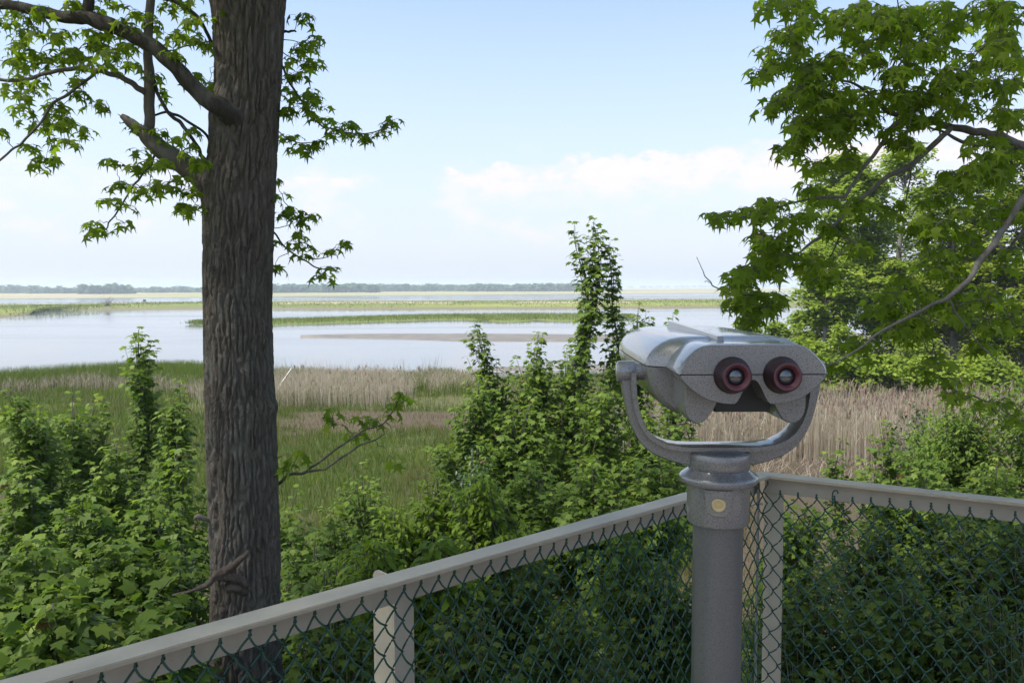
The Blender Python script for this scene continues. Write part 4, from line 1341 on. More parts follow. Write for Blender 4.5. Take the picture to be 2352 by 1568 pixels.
blobs8 = [(450,30,40,40,4),(560,20,120,30,6),(620,100,60,40,6),(540,160,60,40,5),(590,230,50,40,4),(460,260,40,30,3),(430,330,40,40,4),(530,310,70,30,5),(760,280,70,40,6),(840,310,50,50,4),(650,350,110,50,10),(600,420,60,40,6),(740,420,90,40,8),(520,490,60,40,5),(480,520,30,30,2),(640,500,80,40,7),(780,480,90,40,7),(620,580,60,40,5),(780,560,90,40,7),(700,610,100,40,7),(900,480,80,60,8),(900,590,90,50,7),(640,660,60,40,4),(560,720,60,40,5),(690,790,50,30,4),(790,690,40,30,2),(800,100,70,60,7),(900,60,80,60,8),(850,150,60,40,4),(1000,80,100,60,10),(980,200,90,70,9),(1100,100,120,70,12),(1150,200,120,70,12),(1250,60,100,60,9),(1260,200,80,60,7),(1370,100,80,60,7),(950,290,60,50,5),(1080,340,80,60,7),(1170,330,30,30,2),(1350,330,80,50,6),(1300,390,80,40,5),(1480,60,90,60,7),(1600,60,90,80,9),(1560,180,100,70,8),(1500,280,100,80,9),(1640,280,60,100,8),(1450,380,90,60,7),(1600,420,80,80,8),(1080,440,90,50,7),(1200,450,80,50,6),(1320,480,70,50,5),(1150,520,110,50,9),(1280,540,60,40,4),(1100,620,80,40,5),(1050,690,40,40,2),(1130,690,60,40,3),(1430,530,70,40,4),(1560,560,80,50,5),(1660,560,40,50,3),(1460,780,90,50,5),(1560,860,80,60,5),(1420,900,80,40,3),
 (200,1050,40,25,3),(290,1040,40,30,3),(340,1030,40,40,3),(400,1040,30,30,2),(470,1000,60,60,6),(520,1040,40,40,3),(640,920,60,40,4),(700,970,60,40,4),(850,740,60,60,4),(430,1140,50,40,5),(500,1160,60,40,5),(570,1130,50,40,4),(430,1230,60,50,6),(350,1310,60,50,7),(290,1360,40,50,5),(470,1290,90,50,8),(560,1250,60,50,5),(300,1460,50,50,5),(390,1490,60,50,6),(480,1440,50,50,5),(380,1400,60,50,5),(380,1540,50,30,3),(660,1250,80,60,6),(760,1080,60,50,4),(620,1050,60,50,4),(900,1000,60,50,4),(1050,1000,60,50,3),(700,1320,80,50,4),(850,1180,70,50,3),
 (1200,1100,100,80,6),(1300,1050,80,60,5),(1420,1000,70,50,4),(1250,1250,100,80,8),(1100,1380,100,70,8),(1200,1430,100,60,8),(1350,1320,80,60,6),(1450,1150,80,60,5),(1560,1050,60,50,4),(1000,1480,100,60,7),(1150,1560,120,50,8),(1340,1520,90,60,6),(1500,1420,80,60,5),(1600,1250,60,80,5),
 (1500,700,120,60,7),(1620,760,80,80,7),(1350,880,90,60,5),(1250,950,90,60,5),(1640,1000,60,80,6),(1400,1430,90,70,5),
 (1113,1600,150,80,9),(920,1680,120,80,5),(740,1740,100,40,3),(1260,1780,120,80,5),(1470,1600,120,100,6),(1610,1480,80,120,5),(1366,1890,120,80,4),(1570,1990,120,80,5)]
cen = []
for x, y, rx, ry, k_ in blobs8:
    for q in range(int(k_ * 1.1 + .5)):
        a = rg.random() * 6.28; w = math.sqrt(rg.random())
        px, py = X8(x + .85 * rx * w * math.cos(a), y + .85 * ry * w * math.sin(a))
        allp = np.concatenate(LR_.pts[::1])
        cen.append(P(px, py, rg.uniform(3.6, 4.5)))
cen = np.array(cen)
mb = MB()
grow_twigs(mb, LR_.pts, cen, rg)
for q in cen:
    gum_cluster(mb, q, .074, int(rg.integers(5, 9)), rg)
up = []
for q in range(220):
    a = rg.random() * 6.28; rr_ = 5.0 * math.sqrt(rg.random())
    up.append((TX - .6 + rr_ * math.cos(a), TY - 1.8 + rr_ * math.sin(a), rg.uniform(8.8, 12.8)))
up = np.array(up)
ok = ((up[:, 2] - HC) / np.maximum(up[:, 1], .3) > .46) | (up[:, 0] / np.maximum(up[:, 1], .3) > .8)
up = up[ok]; n = len(up)
for rep in range(5):
    az_ = rg.random(n) * 6.28
    scatter(mb, KITE, up + rg.normal(0, .12, (n, 3)), np.stack([np.cos(az_), np.sin(az_), -rg.random(n)], -1), np.stack([rg.normal(0, .5, n), rg.normal(0, .5, n), np.ones(n)], -1), rg.uniform(.12, .22, n), rg.uniform(.2, .8, n))
mb.build('crown', [M['leaf_gum'], M['twig']], gum2)


# ------------------------------------------------------------------ saplings and bushes
SPIRES = (24, 25, 64, 1, 26)      # slim single leaders


def plant(spec):
    """spec: name, label, cat, group, stems [(px, py_top, px half widths top->bottom)], d, py bottom of the leaves, leaf kind, leaf size, shoots, seed"""
    name, label, cat, group, px, top, bot, d, prof, kind, ls, shoots, mat, seed = spec
    rg = np.random.default_rng(seed)
    T = P(px, top, d); x0, y0 = T[0], T[1]
    gz = float(ground_z(x0, y0)) - .1
    Bz = max(P(px, bot, d)[2], gz + .25)
    t = thing(name, label, cat, (x0, y0, gz), group)
    tmpl = {'maple': MAPLE, 'oval': OVAL, 'star': STAR, 'kite': KITE}[kind]
    hw = np.array(prof) * d / F
    Ht = T[2] - gz
    n_st = 40
    zz_ = np.linspace(gz, T[2] - .03, n_st)
    lean = rg.normal(0, .05, 2)
    sx_ = x0 + (vnoise(zz_ * 1.1 + seed, zz_ * 0 + 3) - .5) * .34 + (zz_ - T[2]) * lean[0]
    sy_ = y0 + (vnoise(zz_ * 1.1 + seed, zz_ * 0 + 8) - .5) * .34 + (zz_ - T[2]) * lean[1]
    # keep the tip at the traced point
    sx_ += x0 - sx_[-1]; sy_ += y0 - sy_[-1]
    ms = MB()
    tube(ms, np.c_[sx_, sy_, zz_], np.linspace(.012 + .006 * Ht, .004, n_st), 7, rough=.08, seed=seed)
    # secondary leaders give the crown several uneven peaks
    lead = [(zz_, sx_, sy_, T[2])]
    Hc = T[2] - Bz
    for q in range(0 if seed in SPIRES else int(rg.integers(2, 4)) + int(np.mean(hw) > .5) * 2):
        dz_ = Hc * rg.uniform(.1, .6); zt2 = T[2] - dz_
        w2 = float(np.interp(dz_ / Hc + .1, np.linspace(0, 1, len(hw)), hw)) * rg.uniform(.45, .95)
        a2 = rg.random() * 6.28; zb2 = max(zt2 - Hc * rg.uniform(.3, .6), gz + .2)
        z2 = np.linspace(zb2, zt2, 14); tt2 = np.linspace(0, 1, 14) ** .6
        x2 = np.interp(z2, zz_, sx_) + w2 * math.cos(a2) * tt2 + (vnoise(z2 * 2 + q, z2 * 0 + seed) - .5) * .08
        y2 = np.interp(z2, zz_, sy_) + w2 * math.sin(a2) * tt2
        lead.append((z2, x2, y2, zt2))
        tube(ms, np.c_[x2, y2, z2], np.linspace(.011, .003, 14), 5)
    ml = MB()
    P0, AX, NR, S, TT, CH, LN = [], [], [], [], [], [], []
    wm = float(np.mean(hw))
    ns = max(7, int(shoots * (.21 if seed in (24, 25, 64, 26) else .33 if wm < .4 else .48)))
    u = (np.arange(ns) + rg.random(ns)) / ns          # 0 top .. 1 bottom
    n_sp = 0 if seed in (24, 25, 64, 26) else int(ns * .22) if wm < .4 else int(ns * .12)
    u = np.r_[u, rg.random(n_sp) * .5]
    for q in range(ns + n_sp):
        w = float(np.interp(u[q], np.linspace(0, 1, len(hw)), hw))
        L = w * rg.uniform(.35, 1.1) * (1.35 if rg.random() < .12 else 1)
        a = q * 2.399 + rg.normal(0, .6)
        zt_ = T[2] + (Bz - T[2]) * u[q] * .97
        lz, lx, ly, ltop = lead[0] if q == 0 else lead[int(rg.integers(0, len(lead)))] if rg.random() < .62 else lead[0]
        if q >= ns: lz, lx, ly, ltop = lead[0]
        if ltop < T[2]:
            zt_ = min(ltop, lz[0] + (ltop - lz[0]) * (1 - rg.random() ** 1.3)); L *= .6
        if q == 0: L, zt_ = .02, T[2]
        if q < len(lead): L, zt_ = .02, lead[q][3]; lz, lx, ly, ltop = lead[q]
        nar = 1 - float(sstep(.3, .75, w))
        rise = L * rg.uniform(.45, 1.0) + nar * rg.uniform(.22, .65) + .12
        out = np.array([math.cos(a), math.sin(a), 0])
        zb = max(zt_ - rise, gz + .1)
        b0 = np.array([np.interp(zb, lz, lx), np.interp(zb, lz, ly), zb])
        e = np.array([np.interp(zt_, lz, lx), np.interp(zt_, lz, ly), zt_]) + out * L
        md = b0 + out * L * rg.uniform(.5, .9) + np.array([0, 0, rise * rg.uniform(.2, .45)])
        k = np.linspace(0, 1, 6)[:, None]
        c = b0 * (1 - k) ** 2 + 2 * md * k * (1 - k) + e * k * k
        c[1:-1] += rg.normal(0, .025 * max(L, .2), (4, 3))
        CH.append(c)
        Lc = np.linalg.norm(e - b0); LN.append(Lc)
        nn = max(3, int(Lc * .8 / (ls * .62)))
        tn = 1 - np.linspace(0, .8, nn) - np.r_[0, rg.uniform(-.3, .3, nn - 1) * .8 / nn]
        per = rg.integers(2, 5, nn); per[0] = 6
        tt = np.repeat(np.clip(tn, .05, 1), per)
        nl_ = len(tt)
        ii = tt * 5; i0 = np.clip(ii.astype(int), 0, 4); fr = (ii - i0)[:, None]
        p = c[i0] * (1 - fr) + c[i0 + 1] * fr
        dirn = unit(c[i0 + 1] - c[i0])
        sd = rg.normal(0, 1, (nl_, 3)); sd -= dirn * np.sum(sd * dirn, -1, keepdims=True); sd = unit(sd)
        sd = unit(sd + dirn * .4 + np.array([0, 0, .15]))
        ss_ = ls * rg.uniform(.45, 1.22, nl_) * np.where(tt > .97, .8, 1)
        p = p + sd * (ss_ * rg.uniform(.35, 1.0, nl_))[:, None]
        ax = sd * np.array([1, 1, .5]); ax[:, 2] -= rg.uniform(.15, 1.15, nl_)
        nr = sd * .55 + np.array([0, 0, 1.0]) + rg.normal(0, .3, (nl_, 3))
        P0.append(p); AX.append(ax); NR.append(nr); S.append(ss_)
        young = .12 * float(np.clip(1 - u[q] * 5, 0, 1))
        TT.append(np.clip(rg.normal(.48 + young + .1 * rg.normal(), .17, nl_) + .12 * (tt > .9), 0, .96))
    many_tubes(ms, np.array(CH), np.linspace(.0055, .0018, 6)[None] * np.clip(np.array(LN) / .6, .45, 1.4)[:, None], 4)
    tv = np.concatenate(TT)
    red = rg.random(len(tv)) < .0015
    tv = np.where(red, 1.0, tv)
    scatter(ml, tmpl, np.concatenate(P0), np.concatenate(AX), np.concatenate(NR), np.concatenate(S), tv)
    ms.build('stem', M['stem_green'], t)
    ml.build('foliage', M[mat], t)


GL_ = 'saplings growing up against the left half of the platform'
GM_ = 'saplings in the thicket behind the viewer'
GR_ = 'bushes beyond the railing at the right'
mp, ov = 'maple', 'oval'
plants = [
 # name, label, cat, group, px, top, bot, d, profile, leaf, size, shoots, mat, seed
 ('maple_sapling', 'tallest thin maple sapling left of the trunk, narrow leafy spire against the water', 'sapling', GL_, 318, 752, 1230, 11, [14, 30, 36, 38, 36, 26, 38, 64, 84], mp, .10, 150, 'leaf_maple', 1),
 ('maple_sapling', 'sapling with a blunt leafy top, left of a twin of equal height below the reeds', 'sapling', GL_, 166, 903, 1260, 10.4, [20, 46, 50, 66, 80, 74], mp, .095, 120, 'leaf_maple', 2),
 ('maple_sapling', 'sapling with a blunt leafy top, right twin of two equal ones below the reeds', 'sapling', GL_, 228, 910, 1260, 10.8, [20, 44, 50, 60, 76, 74], mp, .095, 115, 'leaf_maple', 3),
 ('maple_sapling', 'dark leaved sapling beside the trunk with one pale shoot at its top', 'sapling', GL_, 412, 876, 1260, 10.2, [12, 24, 34, 74, 84, 70, 76], mp, .095, 130, 'leaf_maple', 4),
 ('maple_sapling', 'sapling cut by the edge of the photo, highest one at the far left', 'sapling', GL_, 18, 896, 1300, 9, [20, 46, 54, 90, 110, 115], mp, .095, 150, 'leaf_maple', 5),
 ('maple_sapling', 'sapling with yellowish top leaves, second from the left edge', 'sapling', GL_, 92, 932, 1300, 9.5, [16, 40, 54, 70, 84], mp, .095, 110, 'leaf_maple', 6),
 ('maple_sapling', 'broad sapling in the middle of the left thicket, below the tall spire', 'sapling', GL_, 268, 1010, 1350, 8.6, [20, 60, 90, 110, 120], mp, .095, 170, 'leaf_maple', 7),
 ('maple_sapling', 'bushy sapling at the left edge under the yellowish topped one', 'sapling', GL_, 50, 1060, 1420, 7.4, [20, 70, 110, 140, 150], mp, .095, 190, 'leaf_maple', 8),
 ('maple_sapling', 'drooping leaved sapling touching the left side of the trunk', 'sapling', GL_, 400, 1040, 1380, 8.0, [20, 60, 90, 100, 100], mp, .095, 160, 'leaf_maple', 9),
 ('maple_sapling', 'wide sapling with layered sprays, centre of the lower left thicket', 'sapling', GL_, 190, 1140, 1520, 6.4, [20, 90, 140, 170, 170], mp, .095, 230, 'leaf_maple', 10),
 ('maple_sapling', 'sapling with upturned sprays between the layered one and the trunk', 'sapling', GL_, 345, 1150, 1520, 6.6, [20, 80, 120, 150, 150], mp, .095, 210, 'leaf_maple', 11),
 ('maple_sapling', 'large leaved sapling low at the left edge of the photo', 'sapling', GL_, 60, 1240, 1650, 5.2, [30, 110, 170, 200, 220], mp, .10, 230, 'leaf_maple', 12),
 ('maple_sapling', 'large leaved sapling just above the rail, midway between left edge and trunk', 'sapling', GL_, 245, 1250, 1650, 5.1, [30, 120, 180, 210, 210], mp, .10, 250, 'leaf_maple', 13),
 ('oval_leaved_bush', 'bush with drooping oval leaves around the dead stub on the trunk', 'bush', GL_, 420, 1245, 1650, 5.35, [24, 80, 120, 150, 160], ov, .085, 190, 'leaf_maple', 14),
 ('maple_sapling', 'nearest sapling of the left thicket, its big leaves touching the rail', 'sapling', GL_, 120, 1370, 1700, 4.1, [40, 150, 230, 260], mp, .10, 190, 'leaf_maple', 15),
 ('maple_sapling', 'near sapling with pale shiny leaves below the dead stub, against the rail', 'sapling', GL_, 345, 1385, 1700, 4.2, [40, 140, 200, 220], mp, .095, 170, 'leaf_maple', 16),
 # right of the trunk
 ('maple_sapling', 'slim sapling hugging the right side of the trunk', 'sapling', None, 678, 1130, 1420, 8.0, [10, 40, 50, 60], mp, .085, 70, 'leaf_maple', 17),
 ('maple_sapling', 'low sapling right of the trunk above the rail', 'sapling', None, 720, 1225, 1500, 6.2, [24, 80, 110, 130], mp, .08, 130, 'leaf_maple', 18),
 ('maple_sapling', 'thin open sapling with a bare dark stem in the grass gap', 'sapling', None, 830, 1062, 1330, 9.0, [12, 60, 95, 70, 60], mp, .08, 70, 'leaf_maple', 19),
 ('oak_bush', 'bright green oval leaved bush directly above the rounded fence post', 'bush', None, 860, 1240, 1520, 5.4, [30, 90, 130, 150], ov, .085, 300, 'leaf_pale', 20),
 ('oak_bush', 'bright yellow green bush with a leafy peak left of the dark thicket', 'bush', None, 1000, 1085, 1420, 7.6, [18, 60, 90, 120, 120], ov, .085, 330, 'leaf_pale', 21),
 ('oak_bush', 'bright yellow green bush with long side branches in front of the dark thicket', 'bush', None, 1110, 1090, 1420, 7.0, [16, 60, 110, 130, 120], ov, .085, 380, 'leaf_pale', 22),
 ('oak_bush', 'low bright green bush against the rail, right of the rounded fence post', 'bush', None, 1010, 1240, 1560, 5.3, [30, 110, 150, 160], ov, .085, 330, 'leaf_pale', 23),
 # thicket
 ('maple_sapling', 'tallest tree of the thicket, twin spires rising above the horizon', 'young tree', GM_, 1363, 503, 1060, 12, [9, 19, 20, 19, 20, 26, 34, 44, 60, 74, 96, 90], mp, .10, 300, 'leaf_maple', 24),
 ('maple_sapling', 'thin left spire of the tallest thicket tree, a slim separate stem', 'young tree', GM_, 1319, 512, 900, 12.1, [8, 16, 18, 17, 20, 26, 30, 26], mp, .10, 120, 'leaf_maple', 64),
 ('maple_sapling', 'right hand spire of the tallest thicket tree, a close second stem', 'young tree', GM_, 1399, 553, 1060, 11.9, [8, 17, 19, 22, 30, 40, 52, 66, 70, 80], mp, .10, 210, 'leaf_maple', 25),
 ('vine_clad_sapling', 'narrow vine wrapped spire at the left end of the thicket', 'sapling', GM_, 1090, 738, 1120, 12, [14, 30, 30, 26, 32, 66, 84, 80], mp, .09, 260, 'leaf_maple', 26),
 ('maple_sapling', 'sapling with a rounded leafy head between the vine spire and the tallest tree', 'sapling', GM_, 1236, 765, 1120, 12, [16, 40, 46, 36, 60, 90, 96], mp, .09, 190, 'leaf_maple', 27),
 ('maple_sapling', 'short sapling in the dip between the vine spire and the round headed one', 'sapling', GM_, 1170, 845, 1120, 12.4, [10, 32, 50, 66, 70], mp, .09, 110, 'leaf_maple', 28),
 ('maple_sapling', 'short sapling tucked against the left of the tallest tree', 'sapling', GM_, 1297, 800, 1120, 12.3, [8, 24, 46, 60, 70, 76], mp, .09, 130, 'leaf_maple', 29),
 ('maple_sapling', 'sapling whose top peeks over the viewer at its left shoulder', 'sapling', GM_, 1466, 698, 1100, 12.6, [14, 44, 50, 44, 48, 54, 60], mp, .10, 220, 'leaf_maple', 30),
 ('maple_sapling', 'small sapling whose tip shows just above the viewer housing', 'sapling', GM_, 1546, 718, 1060, 13.2, [10, 28, 34, 40, 36, 40, 40], mp, .10, 150, 'leaf_maple', 31),
 ('maple_sapling', 'rounded bush at the left front of the thicket, beside the grass', 'bush', GM_, 1100, 868, 1240, 10.8, [24, 60, 80, 90, 80, 90], mp, .09, 230, 'leaf_maple', 32),
 ('maple_sapling', 'broad bush in the middle of the thicket under the round headed sapling', 'bush', GM_, 1230, 895, 1260, 10.6, [30, 90, 110, 120, 120], mp, .09, 270, 'leaf_maple', 33),
 ('maple_sapling', 'broad bush under the tallest tree of the thicket', 'bush', GM_, 1370, 880, 1260, 10.6, [30, 90, 120, 130, 130], mp, .09, 280, 'leaf_maple', 34),
 ('maple_sapling', 'bush seen through the left arm of the viewer yoke', 'bush', GM_, 1480, 900, 1260, 10.3, [30, 70, 90, 100, 110], mp, .09, 220, 'leaf_maple', 35),
 ('maple_sapling', 'leafy shoot seen inside the viewer yoke against the reeds', 'sapling', GM_, 1572, 930, 1240, 12.5, [12, 30, 36, 46, 50], mp, .09, 90, 'leaf_maple', 36),
 ('vine_clad_bush', 'very dark vine smothered bush in the thicket behind the yellow green bushes', 'bush', GM_, 1085, 1030, 1360, 9.4, [30, 60, 74, 70], 'oval', .075, 200, 'leaf_dark', 37),
 ('maple_sapling', 'bush at the foot of the thicket left of centre, above the rail', 'bush', GM_, 1220, 1060, 1420, 8.6, [40, 110, 140, 150], mp, .09, 260, 'leaf_maple', 38),
 ('maple_sapling', 'bush at the foot of the thicket below the tallest tree, above the rail', 'bush', GM_, 1370, 1050, 1400, 8.4, [40, 110, 140, 140], mp, .09, 250, 'leaf_maple', 39),
 ('maple_sapling', 'bush immediately left of the viewer collar, above the rail', 'bush', GM_, 1510, 1045, 1400, 8.2, [40, 100, 120, 120], mp, .09, 230, 'leaf_maple', 40),
 ('maple_sapling', 'pale leaved sapling against the rail left of the viewer post', 'sapling', GM_, 1430, 1160, 1560, 6.0, [24, 90, 150, 170], mp, .085, 220, 'leaf_maple', 41),
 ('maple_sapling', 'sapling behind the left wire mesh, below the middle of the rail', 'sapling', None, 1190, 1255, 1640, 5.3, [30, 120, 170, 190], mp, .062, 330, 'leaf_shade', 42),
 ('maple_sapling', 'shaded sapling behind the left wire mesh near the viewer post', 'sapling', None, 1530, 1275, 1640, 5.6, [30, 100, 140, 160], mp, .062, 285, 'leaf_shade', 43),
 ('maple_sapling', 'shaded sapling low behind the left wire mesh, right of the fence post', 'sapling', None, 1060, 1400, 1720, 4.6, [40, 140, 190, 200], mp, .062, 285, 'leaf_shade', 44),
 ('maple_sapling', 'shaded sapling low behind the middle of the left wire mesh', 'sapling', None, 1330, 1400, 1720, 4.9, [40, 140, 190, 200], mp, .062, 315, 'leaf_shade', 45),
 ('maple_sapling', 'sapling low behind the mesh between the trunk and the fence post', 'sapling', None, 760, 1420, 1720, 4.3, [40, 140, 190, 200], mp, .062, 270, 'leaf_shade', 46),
 ('maple_sapling', 'thin sapling with sparse sprays low in the grass gap right of the trunk', 'sapling', None, 765, 1165, 1400, 7.6, [12, 50, 70, 70], mp, .08, 90, 'leaf_maple', 71),
 ('oak_bush', 'low bright bush between the trunk and the thin open sapling, above the rail', 'bush', None, 790, 1275, 1520, 5.9, [30, 90, 120, 130], ov, .065, 170, 'leaf_pale', 72),
 ('maple_sapling', 'low sapling close behind the corner post, hiding the bare mud', 'sapling', GR_, 1812, 1150, 1480, 9.0, [20, 60, 80, 90], mp, .08, 200, 'leaf_maple', 74),
 ('maple_sapling', 'low leafy sapling against the right foot of the trunk', 'sapling', None, 695, 1205, 1440, 7.1, [20, 60, 80, 80], mp, .08, 150, 'leaf_maple', 75),
 ('oak_bush', 'bright low bush between the thin open sapling and the yellow green peak', 'bush', None, 905, 1165, 1440, 7.2, [30, 80, 100, 110], ov, .08, 260, 'leaf_pale', 76),
 ('maple_sapling', 'leafy sapling above the rail halfway from trunk to rounded post', 'sapling', None, 745, 1300, 1560, 5.5, [30, 90, 120, 130], mp, .08, 180, 'leaf_maple', 77),
 # right
 ('oak_bush', 'loose bush covering the reeds between the dark vine bush and the layered one', 'bush', GR_, 2165, 940, 1260, 11.2, [36, 90, 105, 110], ov, .08, 380, 'leaf_maple', 73),
 ('maple_sapling', 'small light green sapling alone in front of the reeds, right of the viewer', 'sapling', GR_, 1930, 1008, 1240, 11.5, [8, 26, 38, 34, 30], mp, .095, 55, 'leaf_maple', 47),
 ('maple_sapling', 'light green sapling with a rounded head in front of the reed plumes', 'sapling', GR_, 2020, 968, 1240, 12, [20, 46, 52, 46, 40], mp, .095, 90, 'leaf_maple', 48),
 ('vine_clad_bush', 'dark vine covered bush standing up against the reeds', 'bush', GR_, 2105, 925, 1260, 13, [36, 50, 42, 50, 60, 66], 'oval', .08, 240, 'leaf_dark', 49),
 ('oak_bush', 'layered bush with horizontal sprays across the reeds, nearer the right edge', 'bush', GR_, 2245, 890, 1260, 10.4, [50, 120, 140, 150, 140], ov, .085, 600, 'leaf_maple', 50),
 ('oak_bush', 'layered bush with horizontal sprays cut by the right edge of the photo', 'bush', GR_, 2345, 860, 1260, 9.6, [50, 110, 130, 145, 150], ov, .085, 560, 'leaf_maple', 51),
 ('maple_sapling', 'bush along the rail below the light green round headed sapling', 'bush', GR_, 1985, 1080, 1400, 9.0, [24, 70, 90, 100], mp, .085, 150, 'leaf_maple', 52),
 ('maple_sapling', 'bush along the rail in the middle of the right side', 'bush', GR_, 2130, 1062, 1400, 8.6, [40, 100, 120, 130], mp, .085, 220, 'leaf_maple', 53),
 ('maple_sapling', 'bush along the rail at the right edge of the photo', 'bush', GR_, 2290, 1060, 1420, 7.8, [40, 110, 140, 150], mp, .085, 250, 'leaf_maple', 54),
 ('maple_sapling', 'leafy sapling behind the right mesh beside the corner post', 'sapling', GR_, 1850, 1165, 1560, 7.0, [30, 80, 120, 130], mp, .062, 285, 'leaf_maple', 55),
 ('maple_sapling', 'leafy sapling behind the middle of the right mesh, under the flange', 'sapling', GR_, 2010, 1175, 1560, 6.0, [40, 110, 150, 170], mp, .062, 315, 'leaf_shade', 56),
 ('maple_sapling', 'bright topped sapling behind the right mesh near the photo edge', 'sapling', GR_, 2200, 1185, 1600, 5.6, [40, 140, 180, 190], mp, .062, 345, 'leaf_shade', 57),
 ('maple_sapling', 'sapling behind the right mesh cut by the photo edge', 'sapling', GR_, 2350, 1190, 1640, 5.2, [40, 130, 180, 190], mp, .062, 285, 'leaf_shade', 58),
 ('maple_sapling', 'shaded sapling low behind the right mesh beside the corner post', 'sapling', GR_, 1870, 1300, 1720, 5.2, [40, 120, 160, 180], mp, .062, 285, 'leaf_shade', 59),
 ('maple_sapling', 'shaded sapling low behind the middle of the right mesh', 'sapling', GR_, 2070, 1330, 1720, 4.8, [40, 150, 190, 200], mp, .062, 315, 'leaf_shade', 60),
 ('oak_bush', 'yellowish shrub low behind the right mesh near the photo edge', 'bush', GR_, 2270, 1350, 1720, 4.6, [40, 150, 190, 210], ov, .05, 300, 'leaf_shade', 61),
]
for s in plants: plant(s)
# ------------------------------------------------------------------ wood and scrub across the marsh at the right
def far_tree(name, label, cat, group, px, top, bot, d, hw, seed, mat, clumps=46, per=150, leaf=.2, trunk=True, flat=.55, dd=None, cs=1.0):
    rg = np.random.default_rng(seed)
    T = P(px, top, d); gz = float(ground_z(T[0], T[1])) - .1
    zb = max(P(px, bot, d)[2], gz + .3)
    w = hw * d / F; dd = dd or w * .9
    t = thing(name, label, cat, (T[0], d, gz), group)
    ms, ml = MB(), MB()
    zz_ = np.linspace(gz, T[2] - .4, 16)
    sx_ = T[0] + (vnoise(zz_ * .35 + seed, zz_ * 0) - .5) * w * .35; sy_ = d + (vnoise(zz_ * .35 + seed, zz_ * 0 + 5) - .5) * w * .3
    if trunk: tube(ms, np.c_[sx_, sy_, zz_], np.linspace(.05 + .017 * (T[2] - gz), .03, 16), 8, rough=.1, seed=seed)
    CH = []
    Hh = T[2] - zb
    for q in range(clumps):
        v = rg.random()                                   # 0 bottom .. 1 top
        ww = w * (math.sin(PI * min(max(.12 + .80 * v, 0), 1)) ** .6)
        a = rg.random() * 6.28; rr_ = math.sqrt(rg.uniform(.12, 1))
        cr = cs * w * rg.uniform(.18, .36)
        c = np.array([T[0] + math.cos(a) * rr_ * (ww - cr * .6), d + math.sin(a) * rr_ * dd * (ww / w) * .9, zb + v * (Hh - cr * flat) ])
        if q == 0: c = np.array([T[0], d, T[2] - cr * flat])
        zb2 = np.clip(c[2] - rr_ * w * rg.uniform(.2, .7), gz + .3, T[2] - .6)
        s0 = np.array([np.interp(zb2, zz_, sx_), np.interp(zb2, zz_, sy_), zb2])
        k = np.linspace(0, 1, 5)[:, None]
        CH.append(s0 * (1 - k) + c * k + np.array([0, 0, -.12 * w]) * np.sin(PI * k))
        n = int(per * .72 * rg.uniform(.5, 1.3))
        g = unit(rg.normal(0, 1, (n, 3))) * (rg.random(n) ** .45)[:, None]
        g *= np.array([cr, cr, cr * flat]) * (1 + .35 * rg.normal(0, 1, (n, 1)) * .5)
        p = c + g
        az_ = rg.random(n) * 6.28
        tb_ = rg.normal(.47, .13)
        scatter(ml, KITE, p, np.stack([np.cos(az_), np.sin(az_), rg.uniform(-.7, .3, n)], -1), np.stack([rg.normal(0, .42, n), rg.normal(0, .42, n), np.ones(n)], -1) + g / cr * .5, leaf * 1.2 * rg.uniform(.6, 1.3, n), np.clip(rg.normal(tb_, .14, n), 0, 1))
    many_tubes(ms, np.array(CH), np.linspace(.008 * w + .02, .012, 5)[None], 4)
    ms.build('trunk' if trunk else 'stem', M['bark_far'], t)
    ml.build('crown' if trunk else 'foliage', M[mat], t)


GT_ = 'trees of the far wood at the right'
GS_ = 'scrub bushes behind the reed bed'
far_tree('shore_tree', 'round topped tree at the open left end of the far wood, beside the water', 'tree', GT_, 1945, 345, 700, 46, 118, 101, 'leaf_far', 125, 210, .22)
far_tree('shore_tree', 'paler taller tree with a thin top just behind the round topped one', 'tree', GT_, 2085, 322, 700, 54, 125, 102, 'leaf_far', 105, 170, .24)
far_tree('shore_tree', 'yellow green young tree in the middle of the far wood', 'tree', GT_, 2195, 398, 760, 42, 104, 103, 'leaf_far_yellow', 85, 160, .2)
far_tree('shore_tree', 'tall yellow green tree at the right edge of the far wood', 'tree', GT_, 2310, 330, 760, 40, 112, 104, 'leaf_far_yellow', 115, 180, .2)
far_tree('shore_tree', 'darker tree filling the gap behind the yellow green young tree', 'tree', GT_, 2220, 560, 760, 52, 110, 105, 'leaf_far', 90, 170, .22)
far_tree('shore_tree', 'low spreading tree under the round topped one, over the water edge', 'tree', GT_, 1905, 560, 740, 43, 88, 106, 'leaf_far', 70, 170, .2)
far_tree('shore_tree', 'low dark tree below the paler tall tree of the far wood', 'tree', GT_, 2060, 590, 760, 44, 95, 107, 'leaf_far', 80, 170, .2)
far_tree('shore_tree', 'low yellowish tree cut by the right edge under the tall one', 'tree', GT_, 2350, 600, 800, 38, 95, 108, 'leaf_far_yellow', 80, 170, .18)
scrub = [(1712, 728, 46, 46, 'leaf_far'), (1775, 733, 44, 62, 'leaf_far'), (1850, 705, 46, 72, 'leaf_far'), (1930, 740, 41, 80, 'leaf_far'), (2010, 712, 45, 88, 'leaf_far'), (2110, 745, 40, 90, 'leaf_far'),
         (2190, 705, 44, 90, 'leaf_far'), (2290, 725, 39, 90, 'leaf_far_yellow'), (1930, 815, 37, 60, 'leaf_far'), (2030, 812, 36.5, 76, 'leaf_far'), (2150, 815, 36, 86, 'leaf_far'), (2275, 810, 35, 92, 'leaf_far'), (1840, 770, 42, 70, 'leaf_far')]
